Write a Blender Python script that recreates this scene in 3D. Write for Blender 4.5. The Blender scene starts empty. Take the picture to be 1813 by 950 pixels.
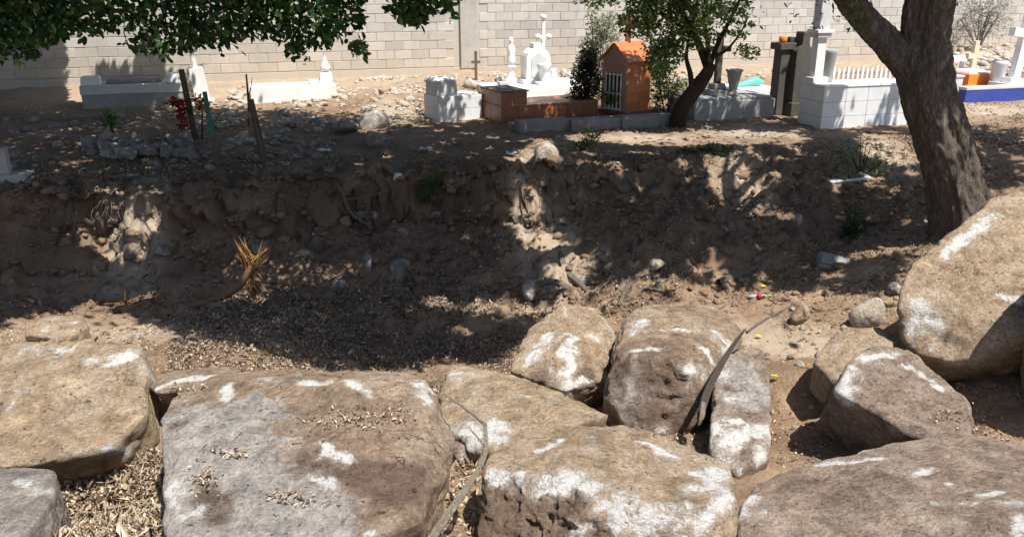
import bpy, bmesh, math, random
import numpy as np
from mathutils import Vector, Matrix

# ------------------------------------------------------------------ camera, sky, sun, exposure
scn = bpy.context.scene
COL = scn.collection
F, CX, CY = 1509.0, 906.5, 475.0            # focal length and centre in the photograph's pixels
H, PITCH = 2.47, math.radians(18.84)
cam_d = bpy.data.cameras.new('camera'); cam = bpy.data.objects.new('camera', cam_d); COL.objects.link(cam)
cam_d.sensor_width = 36; cam_d.lens = 36 * F / 1813; cam_d.clip_start = .05; cam_d.clip_end = 500
cam.location = (0, 0, H); cam.rotation_euler = (math.pi / 2 - PITCH, 0, 0)
scn.camera = cam
SUN = np.array([.36, -.40, 1.05]); SUN /= np.linalg.norm(SUN)
world = bpy.data.worlds.new('World'); scn.world = world; world.use_nodes = True
wn = world.node_tree.nodes; bg = wn['Background']
sky = wn.new('ShaderNodeTexSky'); sky.sky_type = 'NISHITA'; sky.sun_disc = False
sky.sun_elevation = math.asin(SUN[2]); sky.sun_rotation = math.atan2(SUN[0], SUN[1])
world.node_tree.links.new(sky.outputs[0], bg.inputs[0]); bg.inputs[1].default_value = .1
sl = bpy.data.lights.new('sun', 'SUN'); sl.energy = 5.0; sl.angle = math.radians(.53); sl.color = (1, .95, .87)
so = bpy.data.objects.new('sun', sl); COL.objects.link(so)
so.rotation_euler = Vector(SUN).to_track_quat('Z', 'Y').to_euler(); so.location = (4, -4, 12)
scn.view_settings.view_transform = 'Standard'; scn.view_settings.look = 'None'
scn.view_settings.gamma = 1; scn.view_settings.exposure = .7
scn.cycles.max_bounces = 6; scn.cycles.diffuse_bounces = 3; scn.cycles.transmission_bounces = 3
scn.render.resolution_x, scn.render.resolution_y = 1024, 536

# ------------------------------------------------------------------ helpers
R = np.random.default_rng(7); random.seed(7)
cp, sp_ = math.cos(PITCH), math.sin(PITCH)
def ray(px, py):
    u, v = (px - CX) / F, (CY - py) / F
    return np.array([u, cp + v * sp_, -sp_ + v * cp])
def at(px, py, Y):                           # the point seen at a pixel, Y metres in front
    d = ray(px, py); return np.array([0, 0, H]) + d * (Y / d[1])
def proj(P):
    P = np.atleast_2d(P); y, z = P[:, 1], P[:, 2] - H
    dep = y * cp - z * sp_; up = y * sp_ + z * cp
    dep = np.where(dep < .05, .05, dep)
    return CX + F * P[:, 0] / dep, CY - F * up / dep, dep
def depth(p): return proj(p)[2][0]
def sstep(a, b, x):
    t = np.clip((x - a) / (b - a), 0, 1); return t * t * (3 - 2 * t)
def _h(i, s):
    i = i.astype(np.int64)
    n = (i[:, 0] * 374761393 + i[:, 1] * 668265263 + i[:, 2] * 2147483647 + s * 1274126177) & 0xffffffff
    n = ((n ^ (n >> 13)) * 1274126177) & 0xffffffff
    n = ((n ^ (n >> 16)) * 668265263) & 0xffffffff
    return ((n ^ (n >> 15)) & 0xffff) / 32767.5 - 1
def vnoise(p, s=0):
    i = np.floor(p); f = p - i; u = f * f * f * (f * (f * 6 - 15) + 10); r = 0
    for a in (0, 1):
        for b in (0, 1):
            for c in (0, 1):
                w = (u[:, 0] if a else 1 - u[:, 0]) * (u[:, 1] if b else 1 - u[:, 1]) * (u[:, 2] if c else 1 - u[:, 2])
                r = r + w * _h(i + np.array([a, b, c]), s)
    return r
def fbm(p, o=4, s=0, g=.5, ridge=False):
    r = 0; a = 1; t = 0
    for k in range(o):
        n = vnoise(p * 2.03 ** k + 17.3 * k, s + k)
        r = r + a * ((1 - 2 * np.abs(n)) if ridge else n); t += a; a *= g
    return r / t
def tag(o, label, cat, group=None, kind=None):
    if label: o['label'] = label
    if cat: o['category'] = cat
    if group: o['group'] = group
    if kind or cat: o['kind'] = kind or 'thing'
    return o
def mesh(name, V, Fc, mat=None, parent=None, smooth=False, attrs=None):
    me = bpy.data.meshes.new(name)
    V = np.asarray(V, dtype=np.float32)
    if isinstance(Fc, np.ndarray):
        n, k = Fc.shape
        me.vertices.add(len(V)); me.vertices.foreach_set('co', V.ravel())
        me.loops.add(n * k); me.loops.foreach_set('vertex_index', Fc.astype(np.int32).ravel())
        me.polygons.add(n); me.polygons.foreach_set('loop_start', np.arange(0, n * k, k, dtype=np.int32))
        me.update(calc_edges=True)
    else:
        me.from_pydata(V.tolist(), [], Fc); me.update()
    for k, v in (attrs or {}).items():
        a = me.attributes.new(k, 'FLOAT', 'POINT'); a.data.foreach_set('value', np.asarray(v, dtype=np.float32))
    if smooth: me.polygons.foreach_set('use_smooth', np.ones(len(me.polygons), dtype=bool))
    if mat: me.materials.append(mat)
    o = bpy.data.objects.new(name, me); COL.objects.link(o)
    if parent: o.parent = parent
    return o
def empty(name, loc, rz=0, label=None, cat=None, group=None, tilt=(0, 0)):
    o = bpy.data.objects.new(name, None); COL.objects.link(o); o.location = tuple(loc); o.rotation_euler = (tilt[0], tilt[1], rz)
    o.empty_display_size = .1
    return tag(o, label, cat, group)
def bmobj(name, bm, mat, parent=None, smooth=False, bev=0.0, seg=2):
    if bev: bmesh.ops.bevel(bm, geom=bm.edges[:], offset=bev, segments=seg, profile=.6, affect='EDGES', clamp_overlap=True)
    me = bpy.data.meshes.new(name); bm.to_mesh(me); bm.free()
    if smooth:
        for p in me.polygons: p.use_smooth = True
    me.materials.append(mat)
    o = bpy.data.objects.new(name, me); COL.objects.link(o)
    if parent: o.parent = parent
    return o
def box(name, c, s, mat, parent=None, bev=.008, taper=1.0, rz=0):
    """c: centre of the bottom face, s: full size; taper scales the top"""
    bm = bmesh.new(); v = []
    for z, k in ((0, 1), (s[2], taper)):
        for x, y in ((-1, -1), (1, -1), (1, 1), (-1, 1)):
            q = Matrix.Rotation(rz, 3, 'Z') @ Vector((x * s[0] / 2 * k, y * s[1] / 2 * k, 0))
            v.append(bm.verts.new((c[0] + q.x, c[1] + q.y, c[2] + z)))
    for f in ((3, 2, 1, 0), (4, 5, 6, 7), (0, 1, 5, 4), (1, 2, 6, 5), (2, 3, 7, 6), (3, 0, 4, 7)): bm.faces.new([v[i] for i in f])
    return bmobj(name, bm, mat, parent, bev=min(bev, min(s) * .3))
def prism(name, pts, y0, y1, mat, parent=None, bev=.006):
    """an outline in x,z pushed from y0 to y1"""
    bm = bmesh.new(); a = [bm.verts.new((x, y0, z)) for x, z in pts]; b = [bm.verts.new((x, y1, z)) for x, z in pts]
    bm.faces.new(a); bm.faces.new(b[::-1]); n = len(pts)
    for i in range(n): bm.faces.new([a[i], b[i], b[(i + 1) % n], a[(i + 1) % n]][::-1])
    bmesh.ops.recalc_face_normals(bm, faces=bm.faces[:])
    return bmobj(name, bm, mat, parent, bev=bev)
def lathe(name, prof, mat, parent=None, c=(0, 0, 0), n=20):
    V = []; Fc = []
    for r, z in prof:
        for k in range(n):
            a = 2 * math.pi * k / n; V.append((c[0] + r * math.cos(a), c[1] + r * math.sin(a), c[2] + z))
    for i in range(len(prof) - 1):
        for k in range(n): Fc.append((i * n + k, i * n + (k + 1) % n, (i + 1) * n + (k + 1) % n, (i + 1) * n + k))
    Fc.append(tuple(range(n))[::-1]); Fc.append(tuple((len(prof) - 1) * n + k for k in range(n)))
    return mesh(name, V, Fc, mat, parent, smooth=True)
def spline(P, n):
    P = np.asarray(P, float); m = len(P)
    t = np.linspace(0, m - 1, n); i = np.clip(t.astype(int), 0, m - 2); f = (t - i)[:, None]
    g = lambda k: P[np.clip(k, 0, m - 1)]
    a, b, c, d = g(i - 1), g(i), g(i + 1), g(i + 2)
    return .5 * ((2 * b) + (c - a) * f + (2 * a - 5 * b + 4 * c - d) * f ** 2 + (3 * b - a - 3 * c + d) * f ** 3)
def tube_data(path, rad, rings=16, seg=8, bump=0, bs=8., seed=0, twist=0):
    """a tapered tube through points; returns verts, quads"""
    PR = spline(np.c_[np.asarray(path, float), np.asarray(rad, float)], rings)
    P, r = PR[:, :3], np.maximum(PR[:, 3], .0005)
    T = np.gradient(P, axis=0); T /= np.linalg.norm(T, axis=1)[:, None] + 1e-9
    u = np.array([1., .13, .07]) if abs(T[0][0]) < .8 else np.array([.1, 1., .2])
    V = []
    for i in range(rings):
        u = u - T[i] * (u @ T[i]); u /= np.linalg.norm(u); w = np.cross(T[i], u)
        a = np.arange(seg) / seg * 2 * math.pi + twist * i
        V.append(P[i] + r[i] * (np.cos(a)[:, None] * u + np.sin(a)[:, None] * w))
    V = np.array(V)
    if bump:
        L = np.cumsum(np.r_[0, np.linalg.norm(np.diff(P, axis=0), axis=1)])
        a = np.arange(seg) / seg * 2 * math.pi
        for i in range(rings):
            q = np.c_[np.cos(a) * r[i] * bs, np.sin(a) * r[i] * bs, np.full(seg, L[i] * bs * .28)]
            d = fbm(q, 4, seed, .55, ridge=True) * bump + fbm(q * .35, 2, seed + 5) * bump * 1.4
            out = V[i] - P[i]; V[i] += out / (np.linalg.norm(out, axis=1)[:, None] + 1e-9) * (d * min(1, r[i] / .12))[:, None]
    V = V.reshape(-1, 3)
    k = np.arange(seg); Q = []
    for i in range(rings - 1): Q.append(np.c_[i * seg + k, i * seg + (k + 1) % seg, (i + 1) * seg + (k + 1) % seg, (i + 1) * seg + k])
    return V, np.concatenate(Q)
def tube(name, path, rad, mat, parent=None, **kw):
    V, Q = tube_data(path, rad, **kw); return mesh(name, V, Q, mat, parent, smooth=True)
def join(parts):
    V = []; Q = []; o = 0
    for v, q in parts: V.append(v); Q.append(q + o); o += len(v)
    return np.concatenate(V), np.concatenate(Q)

# ------------------------------------------------------------------ materials
def nt(name):
    m = bpy.data.materials.new(name); m.use_nodes = True; t = m.node_tree
    return m, t, t.nodes['Principled BSDF']
def noise_n(t, scale, detail=6, rough=.55, vec=None, dist=0):
    n = t.nodes.new('ShaderNodeTexNoise'); n.inputs['Scale'].default_value = scale; n.inputs['Detail'].default_value = detail
    n.inputs['Roughness'].default_value = rough; n.inputs['Distortion'].default_value = dist
    if vec: t.links.new(vec, n.inputs['Vector'])
    return n.outputs['Fac']
def ramp(t, fac, stops):
    r = t.nodes.new('ShaderNodeValToRGB'); e = r.color_ramp.elements
    while len(e) < len(stops): e.new(.5)
    for k, (p, c) in enumerate(stops): e[k].position = p; e[k].color = (c[0], c[1], c[2], 1) if not isinstance(c, (int, float)) else (c, c, c, 1)
    t.links.new(fac, r.inputs[0]); return r.outputs[0]
def mix(t, fac, a, b, mode='MIX'):
    m = t.nodes.new('ShaderNodeMix'); m.data_type = 'RGBA'; m.blend_type = mode
    for s, v in ((m.inputs[0], fac), (m.inputs[6], a), (m.inputs[7], b)):
        if isinstance(v, (int, float)): s.default_value = v if s == m.inputs[0] else (v, v, v, 1)
        elif isinstance(v, tuple): s.default_value = (*v[:3], 1)
        else: t.links.new(v, s)
    return m.outputs[2]
def mth(t, op, a, b=0, c=0):
    m = t.nodes.new('ShaderNodeMath'); m.operation = op
    for s, v in zip(m.inputs, (a, b, c)):
        if isinstance(v, (int, float)): s.default_value = v
        else: t.links.new(v, s)
    return m.outputs[0]
def coords(t, obj=True):
    if obj: n = t.nodes.new('ShaderNodeTexCoord'); return n.outputs['Object']
    n = t.nodes.new('ShaderNodeNewGeometry'); return n.outputs['Position']
def attr(t, name):
    n = t.nodes.new('ShaderNodeAttribute'); n.attribute_name = name; return n.outputs['Fac']
def orand(t): return t.nodes.new('ShaderNodeObjectInfo').outputs['Random']
def bumpn(t, b, height, strength=.5, dist=.02):
    n = t.nodes.new('ShaderNodeBump'); n.inputs['Strength'].default_value = strength; n.inputs['Distance'].default_value = dist
    t.links.new(height, n.inputs['Height']); t.links.new(n.outputs[0], b.inputs['Normal']); return n
def mscale(t, vec, s):
    n = t.nodes.new('ShaderNodeMapping'); n.inputs['Scale'].default_value = s; t.links.new(vec, n.inputs[0]); return n.outputs[0]
def link(t, c, b): t.links.new(c, b.inputs['Base Color'])
def scl(c, k): return tuple(x * k for x in c)

def soil_mat():
    m, t, b = nt('soil'); v = coords(t, False)
    big = noise_n(t, .9, 5, .6, v); mid = noise_n(t, 5, 8, .65, v); fine = noise_n(t, 38, 8, .7, v); vf = noise_n(t, 150, 4, .7, v)
    c = ramp(t, big, [(.32, (.19, .125, .083)), (.5, (.265, .185, .125)), (.68, (.36, .265, .18))])
    c = mix(t, .6, c, ramp(t, mid, [(.3, (.35, .33, .31)), (.55, (.62, .6, .57)), (.75, (.9, .84, .76))]), 'OVERLAY')
    c = mix(t, .55, c, ramp(t, fine, [(.28, .22), (.5, .5), (.72, .82)]), 'OVERLAY')
    # sun patches painted as pale soil, pale ground near the wall, darker humus elsewhere
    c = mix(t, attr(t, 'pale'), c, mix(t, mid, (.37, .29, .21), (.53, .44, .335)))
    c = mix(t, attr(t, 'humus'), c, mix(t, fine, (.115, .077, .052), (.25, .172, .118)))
    c = mix(t, ramp(t, vf, [(.62, 0.), (.7, .6)]), c, (.52, .45, .37))
    c = mix(t, ramp(t, noise_n(t, 22, 3, .6, v), [(.68, 0.), (.76, .5)]), c, (.42, .4, .38))
    link(t, c, b); b.inputs['Roughness'].default_value = .95; b.inputs['Specular IOR Level'].default_value = .15
    h = mth(t, 'ADD', mth(t, 'MULTIPLY', mid, 1.2), mth(t, 'ADD', mth(t, 'MULTIPLY', fine, .6), mth(t, 'MULTIPLY', vf, .2)))
    bumpn(t, b, h, .9, .05); return m
def rock_mat(name, lo, mi, hi, spots=.7, stain=(.12, .085, .06), stain_amt=.5, bump=1.0):
    m, t, b = nt(name); v = coords(t, False)
    big = noise_n(t, 2.3, 6, .65, v, .5); mid = noise_n(t, 8, 10, .7, v, .4); fine = noise_n(t, 42, 8, .75, v); vf = noise_n(t, 150, 4, .7, v)
    c = ramp(t, big, [(.3, lo), (.5, mi), (.7, hi)])
    c = mix(t, .75, c, ramp(t, mid, [(.3, .22), (.5, .5), (.7, .8)]), 'OVERLAY')
    # pale dust, brown staining, dark crumbly grain
    c = mix(t, mth(t, 'MULTIPLY', ramp(t, noise_n(t, 3.2, 9, .72, v, .8), [(.48, 0.), (.64, 1.)]), .7), c, mix(t, .45, hi, (.62, .55, .45)))
    c = mix(t, mth(t, 'MULTIPLY', ramp(t, noise_n(t, 5.1, 9, .75, v, 1.), [(.5, 0.), (.62, 1.)]), stain_amt), c, stain)
    c = mix(t, .6, c, ramp(t, fine, [(.32, .18), (.5, .5), (.68, .84)]), 'OVERLAY')
    c = mix(t, .4, c, ramp(t, vf, [(.3, .2), (.7, .8)]), 'OVERLAY')
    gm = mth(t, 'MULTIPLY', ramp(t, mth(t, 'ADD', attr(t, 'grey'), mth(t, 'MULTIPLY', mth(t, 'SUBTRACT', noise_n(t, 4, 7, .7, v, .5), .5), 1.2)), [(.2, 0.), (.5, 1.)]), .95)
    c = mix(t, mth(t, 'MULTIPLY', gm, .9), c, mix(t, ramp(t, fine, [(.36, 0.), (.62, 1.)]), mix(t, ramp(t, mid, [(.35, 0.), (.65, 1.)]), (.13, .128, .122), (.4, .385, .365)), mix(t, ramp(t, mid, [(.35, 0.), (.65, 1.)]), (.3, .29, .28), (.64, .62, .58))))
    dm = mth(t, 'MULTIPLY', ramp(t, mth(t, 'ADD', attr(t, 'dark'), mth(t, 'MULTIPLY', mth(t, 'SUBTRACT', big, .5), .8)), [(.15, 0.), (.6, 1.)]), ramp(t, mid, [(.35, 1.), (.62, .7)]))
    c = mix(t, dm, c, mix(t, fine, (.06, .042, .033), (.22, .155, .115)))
    pits = ramp(t, noise_n(t, 26, 5, .65, v), [(.31, 1.), (.37, 0.)])
    c = mix(t, mth(t, 'MULTIPLY', pits, spots), c, scl(stain, .45))
    vor = t.nodes.new('ShaderNodeTexVoronoi'); vor.feature = 'DISTANCE_TO_EDGE'; vor.inputs['Scale'].default_value = 2.3
    wv = t.nodes.new('ShaderNodeVectorMath'); wv.operation = 'ADD'; nn = t.nodes.new('ShaderNodeTexNoise'); nn.inputs['Scale'].default_value = 4; nn.inputs['Detail'].default_value = 6; t.links.new(v, nn.inputs['Vector'])
    t.links.new(v, wv.inputs[0]); t.links.new(nn.outputs['Color'], wv.inputs[1]); t.links.new(wv.outputs[0], vor.inputs['Vector'])
    crack = mth(t, 'MULTIPLY', ramp(t, vor.outputs['Distance'], [(.0, 1.), (.012, 0.)]), ramp(t, noise_n(t, 1.7, 4, .6, v), [(.58, 0.), (.64, 1.)]))
    c = mix(t, mth(t, 'MULTIPLY', crack, .4), c, scl(stain, .4))
    c = mix(t, 1., c, (1.17, 1.12, 1.1), 'MULTIPLY')
    # scraped chalky white: a hard streaky core in a dusty halo
    wn0 = noise_n(t, 5, 6, .65, v, .5); wn1 = noise_n(t, 14, 9, .78, v, .8); wn2 = noise_n(t, 70, 5, .75, v)
    wa = attr(t, 'white')
    nz = mth(t, 'ADD', mth(t, 'MULTIPLY', mth(t, 'SUBTRACT', wn0, .5), 2.0), mth(t, 'ADD', mth(t, 'MULTIPLY', mth(t, 'SUBTRACT', wn1, .5), 2.3), mth(t, 'MULTIPLY', mth(t, 'SUBTRACT', wn2, .5), 1.3)))
    w = mth(t, 'ADD', mth(t, 'MULTIPLY', wa, .75), nz)
    w = mth(t, 'MULTIPLY', ramp(t, w, [(.32, 0.), (.58, .8), (.85, 1.)]), ramp(t, wa, [(.04, 0.), (.45, 1.)]))
    flecks = mth(t, 'MULTIPLY', ramp(t, noise_n(t, 11, 9, .8, v, 1.2), [(.64, 0.), (.7, .9)]), ramp(t, big, [(.42, 0.), (.6, 1.)]))
    halo = mth(t, 'MULTIPLY', ramp(t, mth(t, 'ADD', wa, mth(t, 'MULTIPLY', nz, .4)), [(.05, 0.), (.6, 1.)]), .6)
    c = mix(t, halo, c, (.56, .51, .44))
    c = mix(t, mth(t, 'MAXIMUM', w, flecks), c, mix(t, wn2, (.74, .72, .68), (.9, .89, .87)))
    link(t, c, b); b.inputs['Roughness'].default_value = .95; b.inputs['Specular IOR Level'].default_value = .12
    h = mth(t, 'ADD', mth(t, 'MULTIPLY', mid, 1.3), mth(t, 'ADD', mth(t, 'MULTIPLY', fine, .6), mth(t, 'MULTIPLY', vf, .16)))
    h = mth(t, 'SUBTRACT', h, mth(t, 'ADD', mth(t, 'MULTIPLY', pits, .5), mth(t, 'MULTIPLY', crack, .6)))
    bumpn(t, b, h, bump, .065); return m
def plain_mat(name, c, var=.25, scale=7, rough=.8, bump=.25, dirt=0., dirt_c=(.2, .16, .12), spec=.3, rnd=.0):
    m, t, b = nt(name); v = coords(t, False)
    n1 = noise_n(t, scale, 7, .65, v); n2 = noise_n(t, scale * 7, 6, .7, v)
    k = mix(t, n1, scl(c, 1 - var), scl(c, min(1 + var, .92 / max(c))))
    k = mix(t, var, k, ramp(t, n2, [(.3, .3), (.7, .72)]), 'OVERLAY')
    if rnd: k = mix(t, rnd, k, ramp(t, orand(t), [(0, .25), (1, .75)]), 'OVERLAY')
    if dirt: k = mix(t, mth(t, 'MULTIPLY', ramp(t, noise_n(t, scale * .45, 8, .75, v, .5), [(.42, 0.), (.7, 1.)]), dirt), k, dirt_c)
    link(t, k, b); b.inputs['Roughness'].default_value = rough; b.inputs['Specular IOR Level'].default_value = spec
    if bump: bumpn(t, b, mth(t, 'ADD', n1, mth(t, 'MULTIPLY', n2, .4)), bump, .01)
    return m
def leaf_mat(name, stops, trans=.35, rough=.55):
    m, t, b = nt(name); a = attr(t, 'rnd')
    c = ramp(t, a, stops); v = coords(t, False)
    c = mix(t, .35, c, ramp(t, noise_n(t, 60, 3, .6, v), [(.3, .3), (.7, .7)]), 'OVERLAY')
    link(t, c, b); b.inputs['Roughness'].default_value = rough; b.inputs['Specular IOR Level'].default_value = .3
    if trans:
        tr = t.nodes.new('ShaderNodeBsdfTranslucent'); t.links.new(c, tr.inputs[0]); mx = t.nodes.new('ShaderNodeMixShader'); mx.inputs[0].default_value = trans
        t.links.new(b.outputs[0], mx.inputs[1]); t.links.new(tr.outputs[0], mx.inputs[2])
        t.links.new(mx.outputs[0], t.nodes['Material Output'].inputs[0])
    return m
def bark_mat(name, lo, hi, sc=(14, 14, 3.0)):
    m, t, b = nt(name); v = coords(t, False); vs = mscale(t, v, sc)
    n1 = noise_n(t, 1, 8, .65, vs, 1.2); n2 = noise_n(t, 45, 6, .7, v); n3 = noise_n(t, 2.6, 6, .7, vs, .8); n4 = noise_n(t, 3, 5, .6, v)
    ridge = lambda n: mth(t, 'MULTIPLY', mth(t, 'ABSOLUTE', mth(t, 'SUBTRACT', n, .5)), 5.)
    f1 = mth(t, 'MINIMUM', ridge(n1), 1.); f3 = mth(t, 'MINIMUM', ridge(n3), 1.); f = mth(t, 'MULTIPLY', mth(t, 'ADD', mth(t, 'MULTIPLY', f1, .7), .3), mth(t, 'ADD', mth(t, 'MULTIPLY', f3, .5), .5))
    c = ramp(t, f, [(.1, scl(lo, .3)), (.35, lo), (.85, hi)])
    c = mix(t, .5, c, ramp(t, n2, [(.3, .22), (.7, .78)]), 'OVERLAY'); c = mix(t, .4, c, ramp(t, n4, [(.3, (.35, .33, .3)), (.7, (.66, .66, .66))]), 'OVERLAY')
    link(t, c, b); b.inputs['Roughness'].default_value = .95; b.inputs['Specular IOR Level'].default_value = .15
    bumpn(t, b, mth(t, 'ADD', f, mth(t, 'MULTIPLY', n2, .25)), 1., .04); return m

M = {}
M['soil'] = soil_mat()
M['tan'] = rock_mat('tan_rock', (.27, .2, .13), (.37, .285, .19), (.46, .37, .265), stain=(.2, .145, .1), stain_amt=.45)
M['brown'] = rock_mat('brown_rock', (.19, .14, .1), (.29, .215, .15), (.38, .3, .22), stain=(.14, .1, .075))
M['umber'] = rock_mat('umber_rock', (.19, .145, .115), (.27, .21, .165), (.36, .285, .225), stain=(.15, .115, .09), stain_amt=.6)
M['greyrock'] = rock_mat('grey_rock', (.2, .185, .17), (.31, .29, .27), (.43, .41, .38), stain=(.18, .13, .09), stain_amt=.6)
M['stone'] = rock_mat('dusty_stone', (.17, .155, .14), (.27, .245, .22), (.38, .36, .33), stain=(.15, .12, .09))
M['palestone'] = rock_mat('pale_stone', (.38, .34, .28), (.5, .45, .38), (.62, .58, .5), stain=(.3, .22, .15), stain_amt=.4)
def block_mat(name, c, amt):
    m, t, b = nt(name); v = coords(t, False)
    n1 = noise_n(t, 3, 7, .65, v); n2 = noise_n(t, 70, 5, .7, v)
    k = mix(t, n1, scl(c, .86), scl(c, 1.1)); k = mix(t, amt, k, ramp(t, orand(t), [(0, (.3, .29, .28)), (.5, (.5, .49, .47)), (1, (.68, .67, .66))]), 'OVERLAY')
    k = mix(t, .25, k, ramp(t, n2, [(.3, .3), (.7, .7)]), 'OVERLAY')
    # dust splashed up the foot of the wall
    z = t.nodes.new('ShaderNodeSeparateXYZ'); t.links.new(v, z.inputs[0])
    low = mth(t, 'SUBTRACT', mth(t, 'ADD', 1.25, mth(t, 'MULTIPLY', n1, .7)), z.outputs[2])
    k = mix(t, mth(t, 'MULTIPLY', ramp(t, low, [(.3, 0.), (1., 1.)]), .55), k, (.5, .41, .31))
    k = mix(t, mth(t, 'MULTIPLY', ramp(t, noise_n(t, .8, 8, .7, v, .6), [(.48, 0.), (.66, 1.)]), .4), k, (.33, .31, .285))
    k = mix(t, mth(t, 'MULTIPLY', ramp(t, noise_n(t, 1, 6, .7, mscale(t, v, (3.5, 3.5, .5))), [(.55, 0.), (.7, 1.)]), .35), k, (.3, .285, .265))
    link(t, k, b); b.inputs['Roughness'].default_value = .92; bumpn(t, b, mth(t, 'ADD', n1, n2), .5, .006); return m
M['block'] = block_mat('concrete_block', (.46, .44, .415), .45)
M['mortar'] = block_mat('mortar', (.44, .42, .39), 0.)
M['concrete'] = plain_mat('concrete', (.42, .4, .37), .22, 6, .9, .4, .5, (.26, .22, .18))
M['kerb'] = plain_mat('old_concrete', (.24, .235, .225), .3, 6, .95, .6, .6, (.13, .11, .09))
M['white'] = plain_mat('white_paint', (.76, .76, .755), .1, 5, .8, .3, .5, (.48, .45, .41))
M['whitetile'] = plain_mat('white_tile', (.68, .69, .7), .08, 5, .6, .1, .4, (.46, .44, .41), .3, .12)
M['grout'] = plain_mat('grout', (.55, .55, .55), .2, 20, .9, .2)
M['greytomb'] = plain_mat('weathered_cement', (.32, .32, .31), .25, 6, .9, .4, .6, (.17, .16, .15))
M['lightgrey'] = plain_mat('grey_wash', (.55, .56, .57), .15, 5, .8, .3, .45, (.33, .32, .31))
M['browntile'] = plain_mat('brown_tile', (.27, .095, .045), .3, 6, .4, .1, .2, (.16, .08, .05), .5, .35)
M['orange'] = plain_mat('orange_tile', (.52, .175, .06), .3, 9, .4, .1, .4, (.28, .1, .05), .4, .4)
M['pinktile'] = plain_mat('pink_tile', (.44, .24, .18), .2, 9, .4, .08, .2, (.3, .14, .1), .5, .2)
M['orangepaint'] = plain_mat('orange_paint', (.75, .24, .04), .15, 8, .6, .1, .1)
M['blue'] = plain_mat('blue_paint', (.035, .06, .3), .2, 8, .6, .15, .15, (.2, .19, .2))
M['cream'] = plain_mat('cream_paint', (.64, .56, .4), .12, 8, .7, .2, .3, (.4, .33, .25))
M['darkstone'] = plain_mat('dark_stone', (.09, .082, .072), .35, 9, .95, .6, .5, (.04, .036, .032))  # near-black mottled tone for the headstones and the stone cross
M['iron'] = plain_mat('rusty_iron', (.12, .09, .075), .3, 20, .8, .3, .4, (.2, .1, .05))
M['glass'] = plain_mat('dark_glass', (.04, .05, .05), .2, 4, .08, 0, spec=.6)
M['teal'] = plain_mat('teal_paint', (.03, .16, .13), .3, 20, .7, .2, .4, (.08, .07, .06))
M['turq'] = plain_mat('turquoise_plastic', (.12, .5, .41), .1, 6, .45, .1)
M['wood'] = plain_mat('grey_wood', (.11, .09, .07), .35, 15, .9, .5, .5, (.09, .07, .055))
M['dryroot'] = bark_mat('dry_root', (.33, .285, .235), (.52, .46, .39), (30, 30, 8))
M['drystick'] = bark_mat('dry_stalk', (.56, .47, .34), (.75, .66, .5), (50, 50, 10))
M['fibre'] = leaf_mat('orange_fibre', [(0, (.07, .036, .018)), (.5, (.22, .105, .042)), (.85, (.5, .25, .09)), (1, (.6, .4, .2))], .15, .85)
M['frond'] = plain_mat('dead_frond', (.21, .12, .06), .4, 25, .85, .5, .4, (.09, .05, .03))
M['bark'] = bark_mat('rough_bark', (.18, .148, .122), (.42, .365, .315), (12, 12, 2.6))
M['darkbark'] = bark_mat('dark_bark', (.075, .055, .045), (.16, .12, .095), (30, 30, 8))
M['barkstrip'] = plain_mat('bark_strip', (.05, .037, .03), .3, 20, .8, .5, .3, (.14, .1, .07))
M['leafdark'] = leaf_mat('broad_leaf', [(0, (.014, .04, .014)), (.5, (.028, .075, .02)), (.85, (.05, .12, .03)), (1, (.09, .16, .04))], .3)
M['leafhang'] = leaf_mat('hanging_leaf', [(0, (.012, .035, .012)), (.5, (.028, .08, .022)), (.8, (.07, .16, .04)), (1, (.15, .25, .07))], .5)
M['leafolive'] = leaf_mat('olive_leaf', [(0, (.035, .06, .02)), (.5, (.075, .115, .035)), (1, (.17, .2, .07))], .4)
M['leafmid'] = leaf_mat('mid_leaf', [(0, (.06, .1, .035)), (.5, (.13, .2, .065)), (1, (.28, .35, .12))], .5)
M['leafsilver'] = leaf_mat('silver_leaf', [(0, (.14, .17, .11)), (.5, (.24, .26, .17)), (1, (.36, .36, .24))], .3)
M['leafbright'] = leaf_mat('bright_leaf', [(0, (.04, .09, .015)), (.6, (.09, .17, .03)), (1, (.2, .28, .06))], .4)
M['leafcypress'] = leaf_mat('cypress_leaf', [(0, (.009, .017, .009)), (.6, (.018, .032, .016)), (1, (.035, .05, .025))], .15)
M['leafdry'] = leaf_mat('dry_twig_leaf', [(0, (.2, .19, .16)), (.6, (.32, .3, .26)), (1, (.45, .42, .37))], .2)
M['litter'] = leaf_mat('dry_litter', [(0, (.1, .068, .046)), (.35, (.2, .145, .105)), (.7, (.36, .28, .205)), (.94, (.52, .44, .36)), (1, (.5, .34, .12))], .1, .85)
M['litterpale'] = leaf_mat('pale_litter', [(0, (.2, .145, .095)), (.5, (.4, .31, .215)), (1, (.62, .52, .4))], .15, .85)
M['yellow'] = leaf_mat('yellow_leaf', [(0, (.75, .6, .03)), (1, (.75, .62, .05))], .3)
M['petalred'] = leaf_mat('red_petal', [(0, (.2, .015, .012)), (1, (.45, .05, .03))], .2)
M['petalorange'] = leaf_mat('orange_petal', [(0, (.45, .13, .015)), (1, (.7, .26, .03))], .2)
M['petalwhite'] = leaf_mat('white_petal', [(0, (.7, .68, .64)), (1, (.86, .85, .82))], .2)
M['redplastic'] = plain_mat('red_plastic', (.7, .02, .06), .1, 9, .4, 0)
M['greenplastic'] = plain_mat('green_plastic', (.2, .6, .08), .1, 9, .4, 0)
M['greyplastic'] = plain_mat('dusty_plastic', (.3, .28, .25), .2, 9, .5, .1, .4, (.3, .27, .23))

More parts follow.
